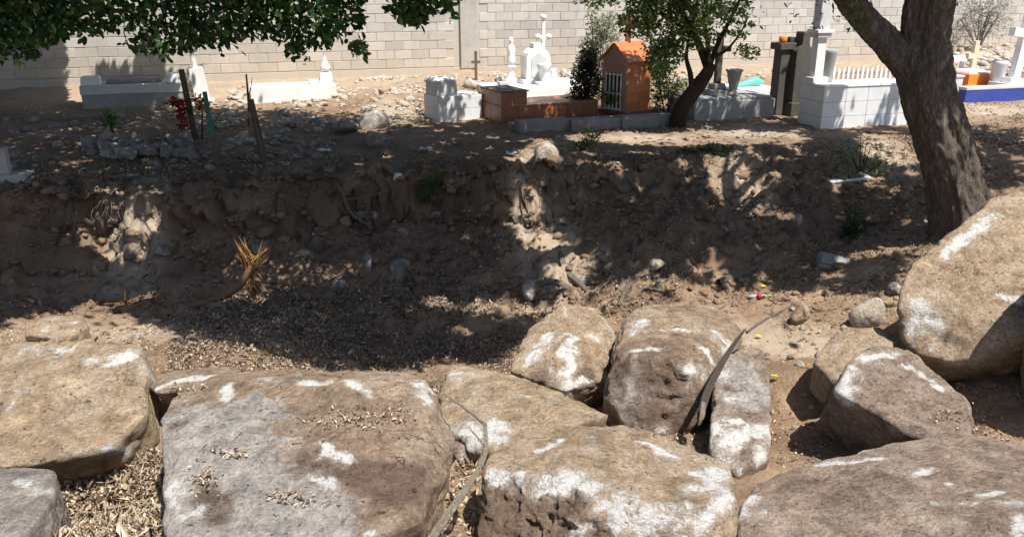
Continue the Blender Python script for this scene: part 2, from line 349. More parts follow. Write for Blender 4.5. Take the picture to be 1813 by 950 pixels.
# ------------------------------------------------------------------ ground
def smax(a, b, k): return .5 * (a + b + np.sqrt((a - b) ** 2 + k * k))
NEAR = ([-60, 0, 1, 2, 3, 4, 5, 6, 7, 8, 9, 10], [.9, .87, .8, .45, .0, -.28, -.5, -.75, -1.0, -1.25, -1.7, -2.4])
BL = ([9.3, 10.2, 10.8, 11.08, 11.2, 11.5, 12.2], [-2., -1.25, -1.0, -.55, -.12, -.02, .02])
BM_ = ([8.6, 9.8, 10.6, 11.2, 11.36, 11.5, 12.2], [-2., -1.38, -.98, -.74, -.2, -.03, .02])
BR = ([7.2, 8.6, 9.8, 11.0, 11.7, 12.2], [-1.6, -1.02, -.66, -.28, -.05, .02])
TOP = ([0, 12.2, 14, 17, 20.2, 40], [.02, .02, .05, .13, .33, .36])
MOUNDS = []
def T(x, y):
    x = np.asarray(x, float); y = np.asarray(y, float); s = y - .22 * x
    wob = .16 * np.sin(x * 1.3 + .5) + .09 * np.sin(x * 3.1 + 2)
    sh = 1.55 * (1 - sstep(-2.5, -1.3, x)) * sstep(4.2, 5.6, y) - .25 * sstep(-1, .5, x) * (1 - sstep(2, 3, x))
    near = np.interp(y - sh, *NEAR)
    fl = -1.3 + .3 * sstep(.8, 2.4, x) + .62 * sstep(3.0, 5.4, x)
    ss = s + wob
    wl = 1 - sstep(-4.4, -2.6, x); wr = sstep(.2, 2.2, x)
    bank = wl * np.interp(ss, *BL) + (1 - wl) * ((1 - wr) * np.interp(ss, *BM_) + wr * np.interp(ss, *BR))
    top = np.interp(s, *TOP)
    far = np.where(ss < 12.1, np.minimum(bank, top + .02), top)
    z = smax(smax(near, fl, .12), far, .06)
    for (mx, my, mr, mh) in MOUNDS:
        z = z + mh * np.exp(-((x - mx) ** 2 + (y - my) ** 2) / (mr * mr))
    return z
def G(px, py, lift=0.):
    d = ray(px, py); k = np.linspace(1.2, 60, 6000); P = np.array([0, 0, H]) + d * k[:, None]
    zt = T(P[:, 0], P[:, 1]) + lift; i = np.argmax(P[:, 2] < zt)
    return P[i] if i else P[-1]
def spx(p): return depth(p) / F               # metres per photograph pixel at a point
for q, r, h in (((700, 185), .55, .18), ((820, 150), 1.1, .28), ((640, 170), .8, .1), ((1760, 105), 1.8, .35), ((1330, 140), .9, .1), ((1405, 700), .5, .33), ((1775, 735), .6, .36), ((150, 880), .42, -.28)):
    g = G(*q); MOUNDS.append((g[0], g[1], r, h))
xs = np.concatenate([[-60, -40, -28, -20, -16, -13.5, -12], np.arange(-11, -7.2, .14), np.arange(-7.2, 7.2, .036), np.arange(7.2, 16, .14), [17, 19, 24, 32, 45, 60]])
ys = np.concatenate([[-40, -20, -8, -3, -1, 0, .6, 1.1], np.arange(1.5, 13.2, .036), np.arange(13.2, 26, .09), [27, 29, 33, 40, 55, 80]])
X, Y = np.meshgrid(xs, ys); x = X.ravel(); y = Y.ravel()
z = T(x, y); e = .05
slope = np.abs(T(x, y + e) - T(x, y - e)) / (2 * e); gx = (T(x + e, y) - T(x - e, y)) / (2 * e)
P3 = np.c_[x, y, z]
steep = sstep(.45, 1.4, slope)
bankz = sstep(8.4, 9.6, y - .22 * x) * (1 - sstep(11.4, 12.3, y - .22 * x)) * (1 - .5 * sstep(3.2, 5, x)) * (y > 6)
rough = fbm(P3 * np.array([3.2, 3.2, 3.2]), 5, 3, .55)
ridg = fbm(P3 * 4.5, 4, 11, .55, ridge=True)
fine = fbm(P3 * 17, 3, 21, .6)
clod = np.maximum(0, fbm(P3 * 9, 3, 31, .6) - .1)
chunk0 = fbm(P3 * 3.4, 4, 45, .6)
z2 = z + .03 * rough + .014 * fine + .05 * clod + bankz * (.12 * rough + .12 * ridg + .03 * fine + .1 * np.maximum(0, chunk0 - .05))
chunk = fbm(P3 * np.array([2.2, 2.2, 3.2]), 4, 41, .55)
lipz = np.exp(-((y - .22 * x + .16 * np.sin(x * 1.3 + .5) + .09 * np.sin(x * 3.1 + 2) - 11.45) / .22) ** 2) * (1 - sstep(1.2, 3, x))
y2 = y + steep * bankz * (.4 * chunk + .24 * ridg) - lipz * (.1 + .22 * fbm(P3 * np.array([2.6, 1, .2]), 3, 47)); x2 = x + steep * bankz * .08 * fbm(P3 * 4 + 9, 3, 51)
px_, py_, _ = proj(np.c_[x2, y2, z2])
def inpoly(px, py, poly):
    r = np.zeros(len(px), bool); n = len(poly); j = n - 1
    for i in range(n):
        xi, yi = poly[i]; xj, yj = poly[j]
        r ^= ((yi > py) != (yj > py)) & (px < (xj - xi) * (py - yi) / (yj - yi + 1e-9) + xi); j = i
    return r
def spot(c, rx, ry):                          # soft patch on the ground round the point seen at a pixel
    g = G(*c); k = spx(g)
    return np.exp(-(((x2 - g[0]) / (rx * k)) ** 2 + ((y2 - g[1]) / (ry * k * 2.6)) ** 2))
pale = np.zeros(len(x))  # soil colour lightened where the sun patches fall
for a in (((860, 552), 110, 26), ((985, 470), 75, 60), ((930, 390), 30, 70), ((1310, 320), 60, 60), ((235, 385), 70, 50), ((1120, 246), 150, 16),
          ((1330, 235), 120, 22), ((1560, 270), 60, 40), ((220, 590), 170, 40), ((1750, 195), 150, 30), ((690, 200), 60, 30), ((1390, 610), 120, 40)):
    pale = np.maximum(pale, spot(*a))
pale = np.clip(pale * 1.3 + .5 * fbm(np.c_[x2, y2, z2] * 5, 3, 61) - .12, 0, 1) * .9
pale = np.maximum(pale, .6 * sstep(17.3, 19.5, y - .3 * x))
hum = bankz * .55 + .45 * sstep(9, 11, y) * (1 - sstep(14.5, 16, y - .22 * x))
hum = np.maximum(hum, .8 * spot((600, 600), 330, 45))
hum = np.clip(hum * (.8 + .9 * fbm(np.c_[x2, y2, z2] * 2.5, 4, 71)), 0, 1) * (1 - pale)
n0, n1 = X.shape; ii = np.arange(n0 * n1).reshape(n0, n1)
Q = np.stack([ii[:-1, :-1], ii[:-1, 1:], ii[1:, 1:], ii[1:, :-1]], -1).reshape(-1, 4)
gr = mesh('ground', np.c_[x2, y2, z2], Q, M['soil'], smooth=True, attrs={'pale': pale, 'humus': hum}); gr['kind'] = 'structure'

# ------------------------------------------------------------------ boundary wall
WS = .3; WA = math.atan(WS); WE = np.array([math.cos(WA), math.sin(WA), 0]); WN = np.array([math.sin(WA), -math.cos(WA), 0])
WO = np.array([0, 20.8, 0])
wall = empty('block_wall', WO, WA, 'long grey concrete block boundary wall behind the graves', 'wall'); wall['kind'] = 'thing'
box('footing', (2, .13, -.6), (60, .3, 1.085), M['mortar'], wall, .01)
box('mortar_core', (2, .183, .486), (60, .366, 2.6), M['mortar'], wall, .01)
box('coping', (2, .2, 3.0861), (60, .46, .1), M['concrete'], wall, .02)
def wpos(t, z, off=0): return WO + WE * t + np.array([0, 0, z]) + WN * off
pil_t = None
for tt in np.arange(-6, 6, .02):
    if abs(proj(wpos(tt, 1.2))[0][0] - 826) < 4: pil_t = tt
box('pilaster', (pil_t, .0, .45), (.4, .14, 2.62), M['concrete'], wall, .012)
bm = bmesh.new(); bmesh.ops.create_cube(bm, size=1); 
for v in bm.verts: v.co = Vector((v.co.x * .39, v.co.y * .06, v.co.z * .19))
bmesh.ops.bevel(bm, geom=bm.edges[:], offset=.006, segments=1, affect='EDGES')
bme = bpy.data.meshes.new('block'); bm.to_mesh(bme); bm.free(); bme.materials.append(M['block'])
cells = []
for r in range(12):
    for c in range(-32, 52):
        tc = c * .4 + (.2 if r % 2 else 0); zc = .595 + r * .2
        if any(abs(tc - q) < .36 for q in (pil_t,)): 
            continue
        a, b, d = proj(wpos(tc, zc))
        vis = 0 < a[0] < 1813 and b[0] > -3
        hid = (1020 < a[0] < 1310) or (a[0] < 520 and b[0] < 80) or (1590 < a[0] < 1700) or (520 < a[0] < 800 and b[0] < 20)
        cells.append((vis and not hid, vis, -d[0], tc, zc, r))
cells.sort(reverse=True)
rest = []
for k, (s, vis, d, tc, zc, r) in enumerate(cells):
    j = random.uniform(-.004, .004); 
    if k < 300:
        o = bpy.data.objects.new('block', bme); COL.objects.link(o); o.parent = wall
        o.location = (tc + random.uniform(-.003, .003), .037 - .018 + j, zc + random.uniform(-.002, .002)); o.rotation_euler = (0, random.uniform(-.006, .006), random.uniform(-.008, .008))
    else: rest.append((tc, .019 + j, zc))
V0 = np.array([v.co for v in bme.vertices]); F0 = [tuple(p.vertices) for p in bme.polygons]
VV = []; FF = []
for q in rest:
    o = len(VV) * len(V0); VV.append(V0 + np.array(q)); FF += [tuple(i + o for i in f) for f in F0]
o = mesh('block_courses', np.concatenate(VV), FF, M['block'], wall); o['kind'] = 'stuff'

# ------------------------------------------------------------------ boulders
ICO = {}
def ico(n):
    if n not in ICO:
        bm = bmesh.new(); bmesh.ops.create_icosphere(bm, subdivisions=n, radius=1)
        ICO[n] = (np.array([v.co for v in bm.verts]), np.array([[v.index for v in f.verts] for f in bm.faces])); bm.free()
    V, Fc = ICO[n]; V = V / np.linalg.norm(V, axis=1)[:, None]; return V, Fc
def hull_planes(P):
    bm = bmesh.new()
    for p in P: bm.verts.new(tuple(p))
    bmesh.ops.convex_hull(bm, input=bm.verts[:]); bmesh.ops.recalc_face_normals(bm, faces=bm.faces[:])
    N = []
    for f in bm.faces:
        if f.calc_area() < 1e-5: continue
        n = np.array(f.normal); h = n @ np.array(f.verts[0].co)
        for q in N:
            if q[0] @ n > .985: break
        else: N.append((n, h))
    bm.free(); return np.array([q[0] for q in N]), np.array([q[1] for q in N])
def rockshape(P, seed, sub=6, p=16, amp=.03, cuts=3):
    """a rounded, broken polyhedron round the points; returns verts, faces, edge mask"""
    P = np.asarray(P, float); c = (P.max(0) + P.min(0)) / 2 * .5 + P.mean(0) * .5
    N, h = hull_planes(P - c); D, Fc = ico(sub)
    rr = np.random.default_rng(seed); size = (P.max(0) - P.min(0)).mean()
    h = np.maximum(h, .08 * size)
    for _ in range(cuts * 2):                # knock corners off
        n = rr.normal(size=3); n /= np.linalg.norm(n); sup = ((P - c) @ n).max()
        N = np.vstack([N, n]); h = np.r_[h, max(sup * rr.uniform(.9, .99), .08 * size)]
    w = np.maximum(D @ N.T / h, 0) ** p; S = w.sum(1); r = S ** (-1 / p)
    edge = 1 - w.max(1) / S
    V = D * r[:, None] + c
    q = V / size + seed * 3.1
    d = .45 * fbm(q * 2.2, 4, seed, .5) + .4 * fbm(q * 5, 4, seed + 9, .55, ridge=True) * .6 - .9 * np.clip(edge * 1.6, 0, 1) * np.maximum(0, fbm(q * 6 + 2, 4, seed + 64, .6) + .1)
    # stepped fracture ledges
    st = fbm(q * np.array([1.6, 1.6, 3.4]), 3, seed + 4) * 3.2; led = (st - np.floor(st)); d += .35 * (sstep(.0, .25, led) - led)
    st = fbm(q * np.array([3.1, 3.1, 2.2]) + 5, 3, seed + 24) * 3; led = (st - np.floor(st)); d += .3 * (sstep(.0, .2, led) - led)
    d += .3 * fbm(q * 12, 4, seed + 14, .62) + .25 * np.minimum(0, fbm(q * 7, 3, seed + 44, .6) + .15)
    V = V + D * (d * amp * size)[:, None]
    V = V + D * (.3 * amp * size * np.minimum(.25, fbm(q * 9 + 3, 4, seed + 54, .6, ridge=True)))[:, None]
    return V, Fc, edge, size
def boulder(name, keys, mat, label, back=(0, .35, -.45), extra=(), seed=1, sub=6, p=16, amp=.03, marks=(), grey=(), dark=(), edgew=.55, group='boulders along the near bank', cat='boulder', shrink=.92):
    P = [at(*k) for k in keys]; B = np.array(back); c = np.mean(P, 0)
    P = P + [c + (q - c) * shrink + B for q in P] + [np.array(q) for q in extra]
    V, Fc, edge, size = rockshape(P, seed, sub, p, amp)
    ax, ay, ad = proj(V)
    def hit(px, py):
        k = np.where((abs(ax - px) < 14) & (abs(ay - py) < 14))[0]
        if len(k) == 0: k = np.argsort((ax - px) ** 2 + (ay - py) ** 2)[:20]
        kk = k[np.argsort(ad[k] + .002 * np.hypot(ax[k] - px, ay[k] - py))]; return V[kk[0]]
    WV = np.stack([fbm(V * 9 + 31 * i, 4, seed + 80 + i, .6) for i in range(3)], 1); WB = np.stack([fbm(V * 3.5 + 13 * i, 2, seed + 90 + i, .6) for i in range(3)], 1)
    def mask(lst, warp=0., vary=False):
        m = np.zeros(len(V)); V0 = V; mr = np.random.default_rng(seed)
        for pts, wd in lst:
            H3 = [hit(*q) for q in pts]; k = spx(H3[0]); VW = V0 + (WV * 2.4 * wd * k + WB * 1.6 * wd * k) * warp; gain = mr.uniform(.95, 1.35) if vary else 1.
            if len(H3) == 1: H3 = H3 * 2
            for a, b in zip(H3[:-1], H3[1:]):
                ab = b - a; tt = np.clip(((VW - a) @ ab) / (ab @ ab + 1e-9), 0, 1)
                dd = np.linalg.norm(VW - a - tt[:, None] * ab, axis=1)
                m = np.maximum(m, gain * np.exp(-(dd / (wd * k * 1.3)) ** 2))
        return m
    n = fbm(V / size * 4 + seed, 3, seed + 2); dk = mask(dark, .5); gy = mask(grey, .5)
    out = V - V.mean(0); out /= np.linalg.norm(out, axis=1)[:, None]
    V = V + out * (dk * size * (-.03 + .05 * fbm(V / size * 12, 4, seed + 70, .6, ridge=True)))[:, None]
    up = np.clip(V[:, 2] - (V[:, 2].min() + .35 * np.ptp(V[:, 2])), 0, 1) > 0
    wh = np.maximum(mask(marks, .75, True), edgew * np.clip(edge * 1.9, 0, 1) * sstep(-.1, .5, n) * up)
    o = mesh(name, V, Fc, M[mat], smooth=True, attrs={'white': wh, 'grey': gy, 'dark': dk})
    return tag(o, label, cat, group)

boulder('boulder', [(-160, 660, 5.2), (60, 606, 5.45), (240, 606, 5.4), (258, 650, 5.1), (257, 745, 4.6), (190, 790, 4.35), (-20, 830, 4.15), (-170, 840, 4.2)], 'tan',
        'big smooth tan boulder at the left edge, overhanging a pile of pale dry leaves', back=(.0, .28, -.4), seed=11, p=60, amp=.032,
        marks=[([(60, 612), (110, 606)], 16), ([(200, 628), (230, 618)], 14), ([(165, 622)], 10), ([(205, 805), (225, 820)], 12)], edgew=.6)
boulder('boulder', [(-90, 830, 3.95), (40, 826, 3.95), (97, 838, 3.85), (92, 880, 3.55), (40, 960, 3.2), (-100, 980, 3.1)], 'greyrock',
        'low grey boulder in the bottom left corner under the tan overhang', back=(0, .1, -.4), seed=12, p=30, marks=[([(30, 835), (80, 850)], 14)], edgew=.4)
boulder('boulder', [(292, 705, 4.5), (385, 658, 4.78), (560, 652, 4.85), (755, 658, 4.75), (776, 700, 4.5), (776, 860, 3.75), (760, 930, 3.42), (560, 1000, 3.15), (300, 1000, 3.1), (288, 900, 3.45), (540, 770, 4.0), (400, 690, 4.5)], 'brown',
        'largest squarish boulder with grey lichen-spotted front left of the dry stalk', back=(0, .15, -.6), seed=27, sub=7, p=70, amp=.034,
        marks=[([(440, 662), (480, 660)], 9), ([(540, 664), (570, 664)], 8), ([(620, 660), (660, 690)], 10), ([(745, 668), (770, 700)], 15), ([(390, 672), (392, 690)], 9), ([(590, 778), (615, 792)], 13), ([(560, 822), (600, 845)], 12), ([(305, 840), (325, 890)], 16), ([(650, 930)], 10)],
        grey=[([(330, 740), (420, 830), (520, 880)], 80), ([(330, 900), (520, 940)], 70), ([(430, 720)], 50)], dark=[([(570, 805), (680, 830), (750, 840)], 42), ([(700, 880)], 20), ([(360, 860), (390, 890)], 22), ([(310, 735)], 18)], edgew=.6)
boulder('boulder', [(262, 684, 5.0), (300, 656, 5.2), (415, 648, 5.25), (430, 660, 5.1), (330, 690, 4.8), (280, 695, 4.85)], 'brown',
        'thin flat brown slab wedged behind the grey-fronted boulder', back=(0, .12, -.16), seed=14, sub=5, p=30, marks=[([(270, 678), (310, 660), (380, 652)], 9)], edgew=.5)
boulder('boulder', [(778, 700, 5.5), (800, 642, 5.95), (835, 652, 5.85), (945, 672, 5.75), (1015, 715, 5.35), (1065, 750, 5.05), (960, 790, 4.65), (860, 800, 4.55), (785, 765, 4.85)], 'tan',
        'tan wedge-shaped boulder with a white scrape beside the bent end of the stalk', back=(0, .15, -.42), seed=15, p=46, amp=.04,
        marks=[([(800, 648), (815, 655)], 13), ([(868, 730), (895, 762)], 15), ([(845, 668), (850, 685)], 8), ([(815, 745), (825, 765)], 14)], grey=[([(820, 745)], 25)], dark=[([(805, 775), (850, 790)], 14)], edgew=.85)
boulder('boulder', [(846, 830, 3.85), (872, 790, 4.05), (960, 757, 4.25), (1120, 752, 4.3), (1190, 788, 4.1), (1290, 822, 3.9), (1306, 870, 3.6), (1250, 905, 3.42), (1100, 915, 3.35), (960, 838, 3.72), (870, 830, 3.78), (1300, 1000, 3.3), (1100, 1010, 3.25), (850, 1000, 3.42)], 'tan',
        'rounded tan boulder at bottom centre with a thick white scraped band', back=(0, .12, -.5), seed=16, sub=7, p=70, amp=.03,
        marks=[([(985, 828), (1020, 845), (1075, 885), (1100, 920)], 22), ([(1090, 905), (1150, 915), (1190, 935)], 30), ([(1190, 918), (1250, 900), (1295, 870)], 20), ([(1230, 850), (1285, 830), (1300, 860)], 22), ([(870, 828), (910, 825)], 16), ([(960, 845), (985, 850)], 16), ([(985, 764), (940, 785)], 7), ([(1160, 770), (1200, 795)], 8), ([(1020, 940), (1040, 930)], 14)],
        dark=[([(880, 890), (960, 910), (1010, 950)], 50), ([(1000, 872)], 22)], edgew=.55)  # front darkened for the shade on its steep face, plus rough brown stone
boulder('boulder', [(903, 652, 6.3), (942, 582, 6.85), (990, 542, 7.15), (1050, 546, 7.15), (1088, 580, 6.85), (1080, 640, 6.4), (1075, 668, 6.15), (1000, 690, 5.95), (968, 680, 6.05), (1010, 610, 6.35)], 'tan',
        'pyramid-shaped tan boulder with white streaks in the middle of the row', back=(0, .15, -.35), seed=17, p=46, amp=.045,
        marks=[([(925, 620), (955, 585)], 12), ([(1005, 600), (1000, 660), (985, 680)], 14), ([(1000, 680), (1045, 680)], 11), ([(1012, 575), (1010, 600)], 9), ([(1065, 585)], 8)], dark=[([(1040, 660)], 24), ([(958, 655)], 15)], edgew=.85)
boulder('boulder', [(1066, 700, 5.75), (1092, 620, 6.05), (1108, 560, 6.95), (1145, 541, 7.2), (1268, 545, 7.25), (1308, 575, 6.95), (1296, 615, 6.4), (1262, 690, 5.75), (1238, 738, 5.52), (1190, 765, 5.42), (1125, 738, 5.5), (1120, 632, 5.75), (1215, 640, 5.62)], 'brown',
        'bulky brown boulder with a rough dark front behind the curled bark strip', back=(0, .12, -.4), seed=18, p=46, amp=.042,
        marks=[([(1105, 580), (1120, 555)], 11), ([(1100, 610), (1160, 605)], 8), ([(1285, 575), (1300, 595)], 18), ([(1200, 645), (1225, 670)], 12), ([(1255, 600), (1270, 620)], 10), ([(1180, 570), (1230, 568)], 6), ([(1240, 640)], 10)],
        dark=[([(1150, 665), (1200, 740)], 60), ([(1220, 700)], 30), ([(1120, 625)], 16)], grey=[([(1090, 690), (1110, 715)], 34)], edgew=.85)
boulder('boulder', [(1266, 700, 5.45), (1292, 612, 6.2), (1345, 618, 6.2), (1360, 650, 5.9), (1362, 690, 5.6), (1364, 800, 4.75), (1310, 835, 4.5), (1256, 800, 4.7)], 'umber',
        'narrow grey speckled boulder right of the curled bark strip', back=(0, .06, -.38), seed=19, p=34, amp=.045,
        marks=[([(1285, 650)], 16), ([(1275, 770), (1310, 745), (1350, 765)], 22), ([(1340, 790)], 14), ([(1265, 790), (1285, 820)], 14), ([(1300, 690)], 9)], grey=[([(1310, 640), (1340, 690)], 30)], dark=[([(1320, 790)], 15), ([(1280, 672)], 10)], edgew=.6)
boulder('boulder', [(1592, 530, 6.04), (1606, 486, 6.27), (1700, 400, 6.67), (1766, 345, 6.95), (1850, 340, 7.07), (2050, 420, 6.84), (1598, 600, 5.87), (1640, 640, 5.70), (1720, 640, 5.53), (1813, 580, 5.47), (2050, 560, 5.47), (1690, 690, 6.04), (1820, 705, 6.27), (1950, 705, 6.27)], 'tan',
        'tallest tan boulder tilted up at the right edge in front of the tree', back=(.3, .7, -.3), seed=20, sub=7, p=70, amp=.03, shrink=.9,
        marks=[([(1612, 552), (1640, 590)], 20), ([(1605, 535)], 12), ([(1660, 440), (1705, 400), (1740, 365)], 8), ([(1770, 515), (1790, 520)], 8)], edgew=.45)
boulder('boulder', [(1440, 640, 5.9), (1480, 586, 6.2), (1560, 578, 6.2), (1590, 600, 6.0), (1560, 640, 5.65), (1475, 672, 5.55)], 'tan',
        'small plain tan boulder between the umber boulder and the cube-shaped stone', back=(0, .1, -.3), seed=21, sub=5, p=26, amp=.03, edgew=.45)
boulder('boulder', [(1478, 690, 4.95), (1495, 650, 5.15), (1545, 612, 5.4), (1602, 610, 5.4), (1650, 662, 5.1), (1712, 708, 4.85), (1730, 795, 4.35), (1690, 800, 4.25), (1605, 766, 4.4), (1540, 728, 4.65), (1454, 745, 5.3), (1459, 802, 5.55)], 'umber',
        'umber boulder with a black shadowed hollow in its left side', back=(.3, .38, -.55), seed=22, sub=6, p=50, amp=.038,
        marks=[([(1485, 690), (1505, 655)], 14), ([(1530, 622), (1600, 612)], 7), ([(1620, 635), (1660, 672)], 7), ([(1500, 640)], 10)], edgew=.55)
boulder('boulder', [(1310, 905, 3.55), (1330, 872, 3.75), (1400, 832, 4.0), (1560, 792, 4.2), (1665, 766, 4.35), (1710, 762, 4.35), (1880, 810, 4.0), (1900, 1000, 3.0), (1600, 1020, 2.95), (1310, 1000, 3.15)], 'umber',
        'wide flat umber slab filling the bottom right corner', back=(0, .1, -.5), seed=23, sub=7, p=70, amp=.028,
        marks=[([(1318, 900), (1345, 868)], 11), ([(1325, 900), (1365, 893)], 8), ([(1440, 808), (1490, 806)], 9), ([(1735, 860), (1775, 856)], 7), ([(1620, 825), (1640, 815)], 9), ([(1805, 900), (1800, 935)], 10), ([(1690, 842)], 6), ([(1500, 806), (1560, 795)], 5)], edgew=.5)
boulder('boulder', [(1838, 560, 5.35), (1838, 500, 5.2), (1845, 650, 5.0), (1870, 450, 5.4), (1960, 400, 5.5), (2120, 400, 5.6), (2220, 560, 5.4), (2200, 760, 4.9), (1845, 740, 4.95)], 'brown',
        'brown boulder just past the right edge shading the tallest one', back=(.1, .35, -.3), seed=33, sub=5, p=30, amp=.03)
boulder('boulder', [(40, 590, 7.0), (70, 562, 7.3), (145, 556, 7.35), (155, 575, 7.1), (100, 598, 6.8)], 'tan',
        'small rounded tan boulder half buried behind the big left-hand tan one', back=(0, .08, -.25), seed=24, sub=5, p=16, amp=.03, marks=[([(70, 568)], 9), ([(130, 560)], 9)])

# stones one can pick out, resting on the ground
STONES = []
for k in range(7):
    rr = np.random.default_rng(100 + k); P = rr.normal(size=(13, 3)); P /= np.linalg.norm(P, axis=1)[:, None]; P *= np.array([1, .8, .65]) * .5
    V, Fc, edge, size = rockshape(P, 200 + k, 4, 11, .035)
    ext = np.ptp(V, axis=0); V = (V - (V.max(0) + V.min(0)) / 2) / ext[0]
    n = fbm(V * 4 + k, 3, k)
    STONES.append((V, Fc, {'white': .62 * np.clip(edge * 1.6, 0, 1) * sstep(-.2, .5, n), 'grey': np.zeros(len(V)), 'dark': np.zeros(len(V))}))
SM = {}
def stone_mesh(k, mat):
    if (k, mat) not in SM:
        V, Fc, A = STONES[k]; o = mesh('stone', V, Fc, M[mat], smooth=True, attrs=A); SM[k, mat] = o.data
        COL.objects.unlink(o); bpy.data.objects.remove(o)
    return SM[k, mat]
def stone(px, py, wpx, hpx, mat, label, group=None, k=None, rz=None, sink=.22, cat='stone', name='stone', base=None, tilt=.25):
    """base of the stone seen at px,py; width and height in photograph pixels"""
    g = np.array(base) if base is not None else G(px, py); s = spx(g); k = random.randrange(7) if k is None else k
    o = bpy.data.objects.new(name, stone_mesh(k, mat)); COL.objects.link(o)
    w, h = wpx * s, hpx * s; ez = np.ptp(STONES[k][0][:, 2])
    o.scale = (w, w * random.uniform(.8, 1.1), h / ez); o.rotation_euler = (random.uniform(-tilt, tilt), random.uniform(-tilt, tilt), random.uniform(0, 6.28) if rz is None else rz)
    o.location = (g[0], g[1] + .3 * w, g[2] + h * (.5 - sink)); return tag(o, label, cat, group)
stone(968, 288, 46, 44, 'palestone', 'pale lit stone standing alone on the lip of the ditch', k=2, rz=0)
stone(660, 232, 52, 44, 'greyrock', 'rounded grey stone lying before the rubble left of the white block grave', k=1, rz=.3)
stone(668, 262, 52, 34, 'stone', 'half buried grey stone just below the rounded grey one', k=3, rz=0)
stone(612, 236, 46, 28, 'stone', 'dark grey stone left of the rounded grey one', k=4)
stone(160, 268, 38, 36, 'greyrock', 'bluish grey stone at the left end of the stone-heaped grave', k=5)
stone(1420, 577, 44, 44, 'tan', 'small cube-shaped tan stone on the bare dirt', k=6, rz=.5, sink=.1)
stone(1540, 580, 60, 56, 'palestone', 'white pointed stone beside the tallest tan boulder', k=0, rz=.2)
stone(938, 532, 58, 50, 'greyrock', 'grey stone at the foot of the bank left of the pale roots', k=1, sink=.3)
stone(710, 495, 50, 52, 'stone', 'grey stone set in the bank with a white chipped corner', k=2, sink=.3)
stone(643, 474, 44, 36, 'stone', 'round dark stone set in the bank beside the chipped one', k=3, sink=.3)
stone(705, 425, 34, 30, 'stone', 'small stone set in the bank above the chipped one', k=5)
stone(375, 662, 30, 16, 'tan', 'little tan stone on the rim behind the thin flat slab', k=6)
stone(1160, 480, 40, 26, 'palestone', 'pale pinkish stone above the roots in the ditch', k=4)
stone(1415, 400, 22, 26, 'palestone', 'small whitish stone on the slope left of the tree', k=2)
stone(820, 822, 64, 44, 'umber', 'dark round stone under the tan wedge-shaped boulder', k=1, sink=.15)
stone(225, 830, 36, 28, 'palestone', 'whitish stone in the shade under the big tan overhang', k=3)
stone(1590, 520, 30, 24, 'stone', 'small grey stone just left of the tallest boulder', k=0)
# heap on the shaded grave at left
for i in range(46):
    a = random.random(); px = 185 + a * 150 + random.uniform(-8, 8); py = 252 + random.random() * 34
    stone(px, py, random.uniform(18, 38), random.uniform(13, 24), random.choice(['stone', 'greyrock', 'greyrock', 'stone']), 'grey stone in the heap covering the shaded grave at left', 'stones heaped on the shaded grave', sink=-.1 * random.random())
for i in range(16):
    px = random.uniform(390, 560); py = random.uniform(205, 285)
    stone(px, py, random.uniform(16, 34), random.uniform(10, 20), random.choice(['stone', 'greyrock']), 'loose dark stone lying in the shade between the stakes and the white grave', 'loose stones in the shade')
BANKL = 'small stone stuck in the shaded bank of the ditch'
for i in range(55):
    px = random.uniform(20, 1330); py = random.uniform(380, 540)
    w = random.uniform(9, 26) if random.random() < .75 else random.uniform(26, 44)
    stone(px, py, w, w * random.uniform(.55, .85), random.choice(['stone', 'umber', 'umber', 'brown']), BANKL, 'stones stuck in the ditch bank', sink=.42)
for i in range(60):
    px, py = random.choice([(random.uniform(1090, 1580), random.uniform(505, 600)), (random.uniform(1350, 1480), random.uniform(590, 770)), (random.uniform(30, 330), random.uniform(545, 640)), (random.uniform(940, 1260), random.uniform(490, 535))])
    w = random.uniform(6, 20); stone(px, py, w, w * random.uniform(.5, .8), random.choice(['brown', 'palestone', 'umber', 'tan']), 'pebble on the sunlit bare dirt', 'pebbles on the sunlit dirt', cat='pebble', name='pebble')
for i in range(60):
    px, py = random.choice([(random.uniform(640, 900), random.uniform(135, 205)), (random.uniform(1650, 1813), random.uniform(80, 112)), (random.uniform(980, 1080), random.uniform(130, 160))])
    w = random.uniform(9, 24); stone(px, py, w, w * random.uniform(.5, .8), random.choice(['palestone', 'palestone', 'greyrock', 'tan']), 'pale piece of rubble heaped before the boundary wall', 'rubble before the boundary wall', cat='rubble', name='rubble_piece')

# ------------------------------------------------------------------ graves and monuments
def place(name, px, py, label, cat, rz=WA, group=None, tilt=(0, 0), sink=.06):
    g = G(px, py); s = spx(g); g = g.copy(); g[2] -= sink
    return empty(name, g, rz, label, cat, group, tilt), s
def cross_pts(h, w, t, arm=.68):
    a = h * arm; return [(-t / 2, 0), (t / 2, 0), (t / 2, a - t / 2), (w / 2, a - t / 2), (w / 2, a + t / 2), (t / 2, a + t / 2), (t / 2, h), (-t / 2, h), (-t / 2, a + t / 2), (-w / 2, a + t / 2), (-w / 2, a - t / 2), (-t / 2, a - t / 2)]
def cross(name, parent, c, h, w, t, mat, d=None):
    d = d or t; o = prism(name, cross_pts(h, w, t), -d / 2, d / 2, M[mat], parent); o.location = c; return o
def tiles(parent, x0, x1, z0, z1, y, nx, nz, mat, side=None):
    """tiles on a face: front face at local y, or the left face at local x when side is given"""
    for i in range(nx):
        for j in range(nz):
            a = x0 + (x1 - x0) * (i + .5) / nx; w = (x1 - x0) / nx - .008; zz = z0 + (z1 - z0) * j / nz + .003; hh = (z1 - z0) / nz - .006
            if side is None: box('tile', (a, y, zz), (w, .016, hh), M[mat], parent, .002)
            else: box('tile', (side, a, zz), (.016, w, hh), M[mat], parent, .002)

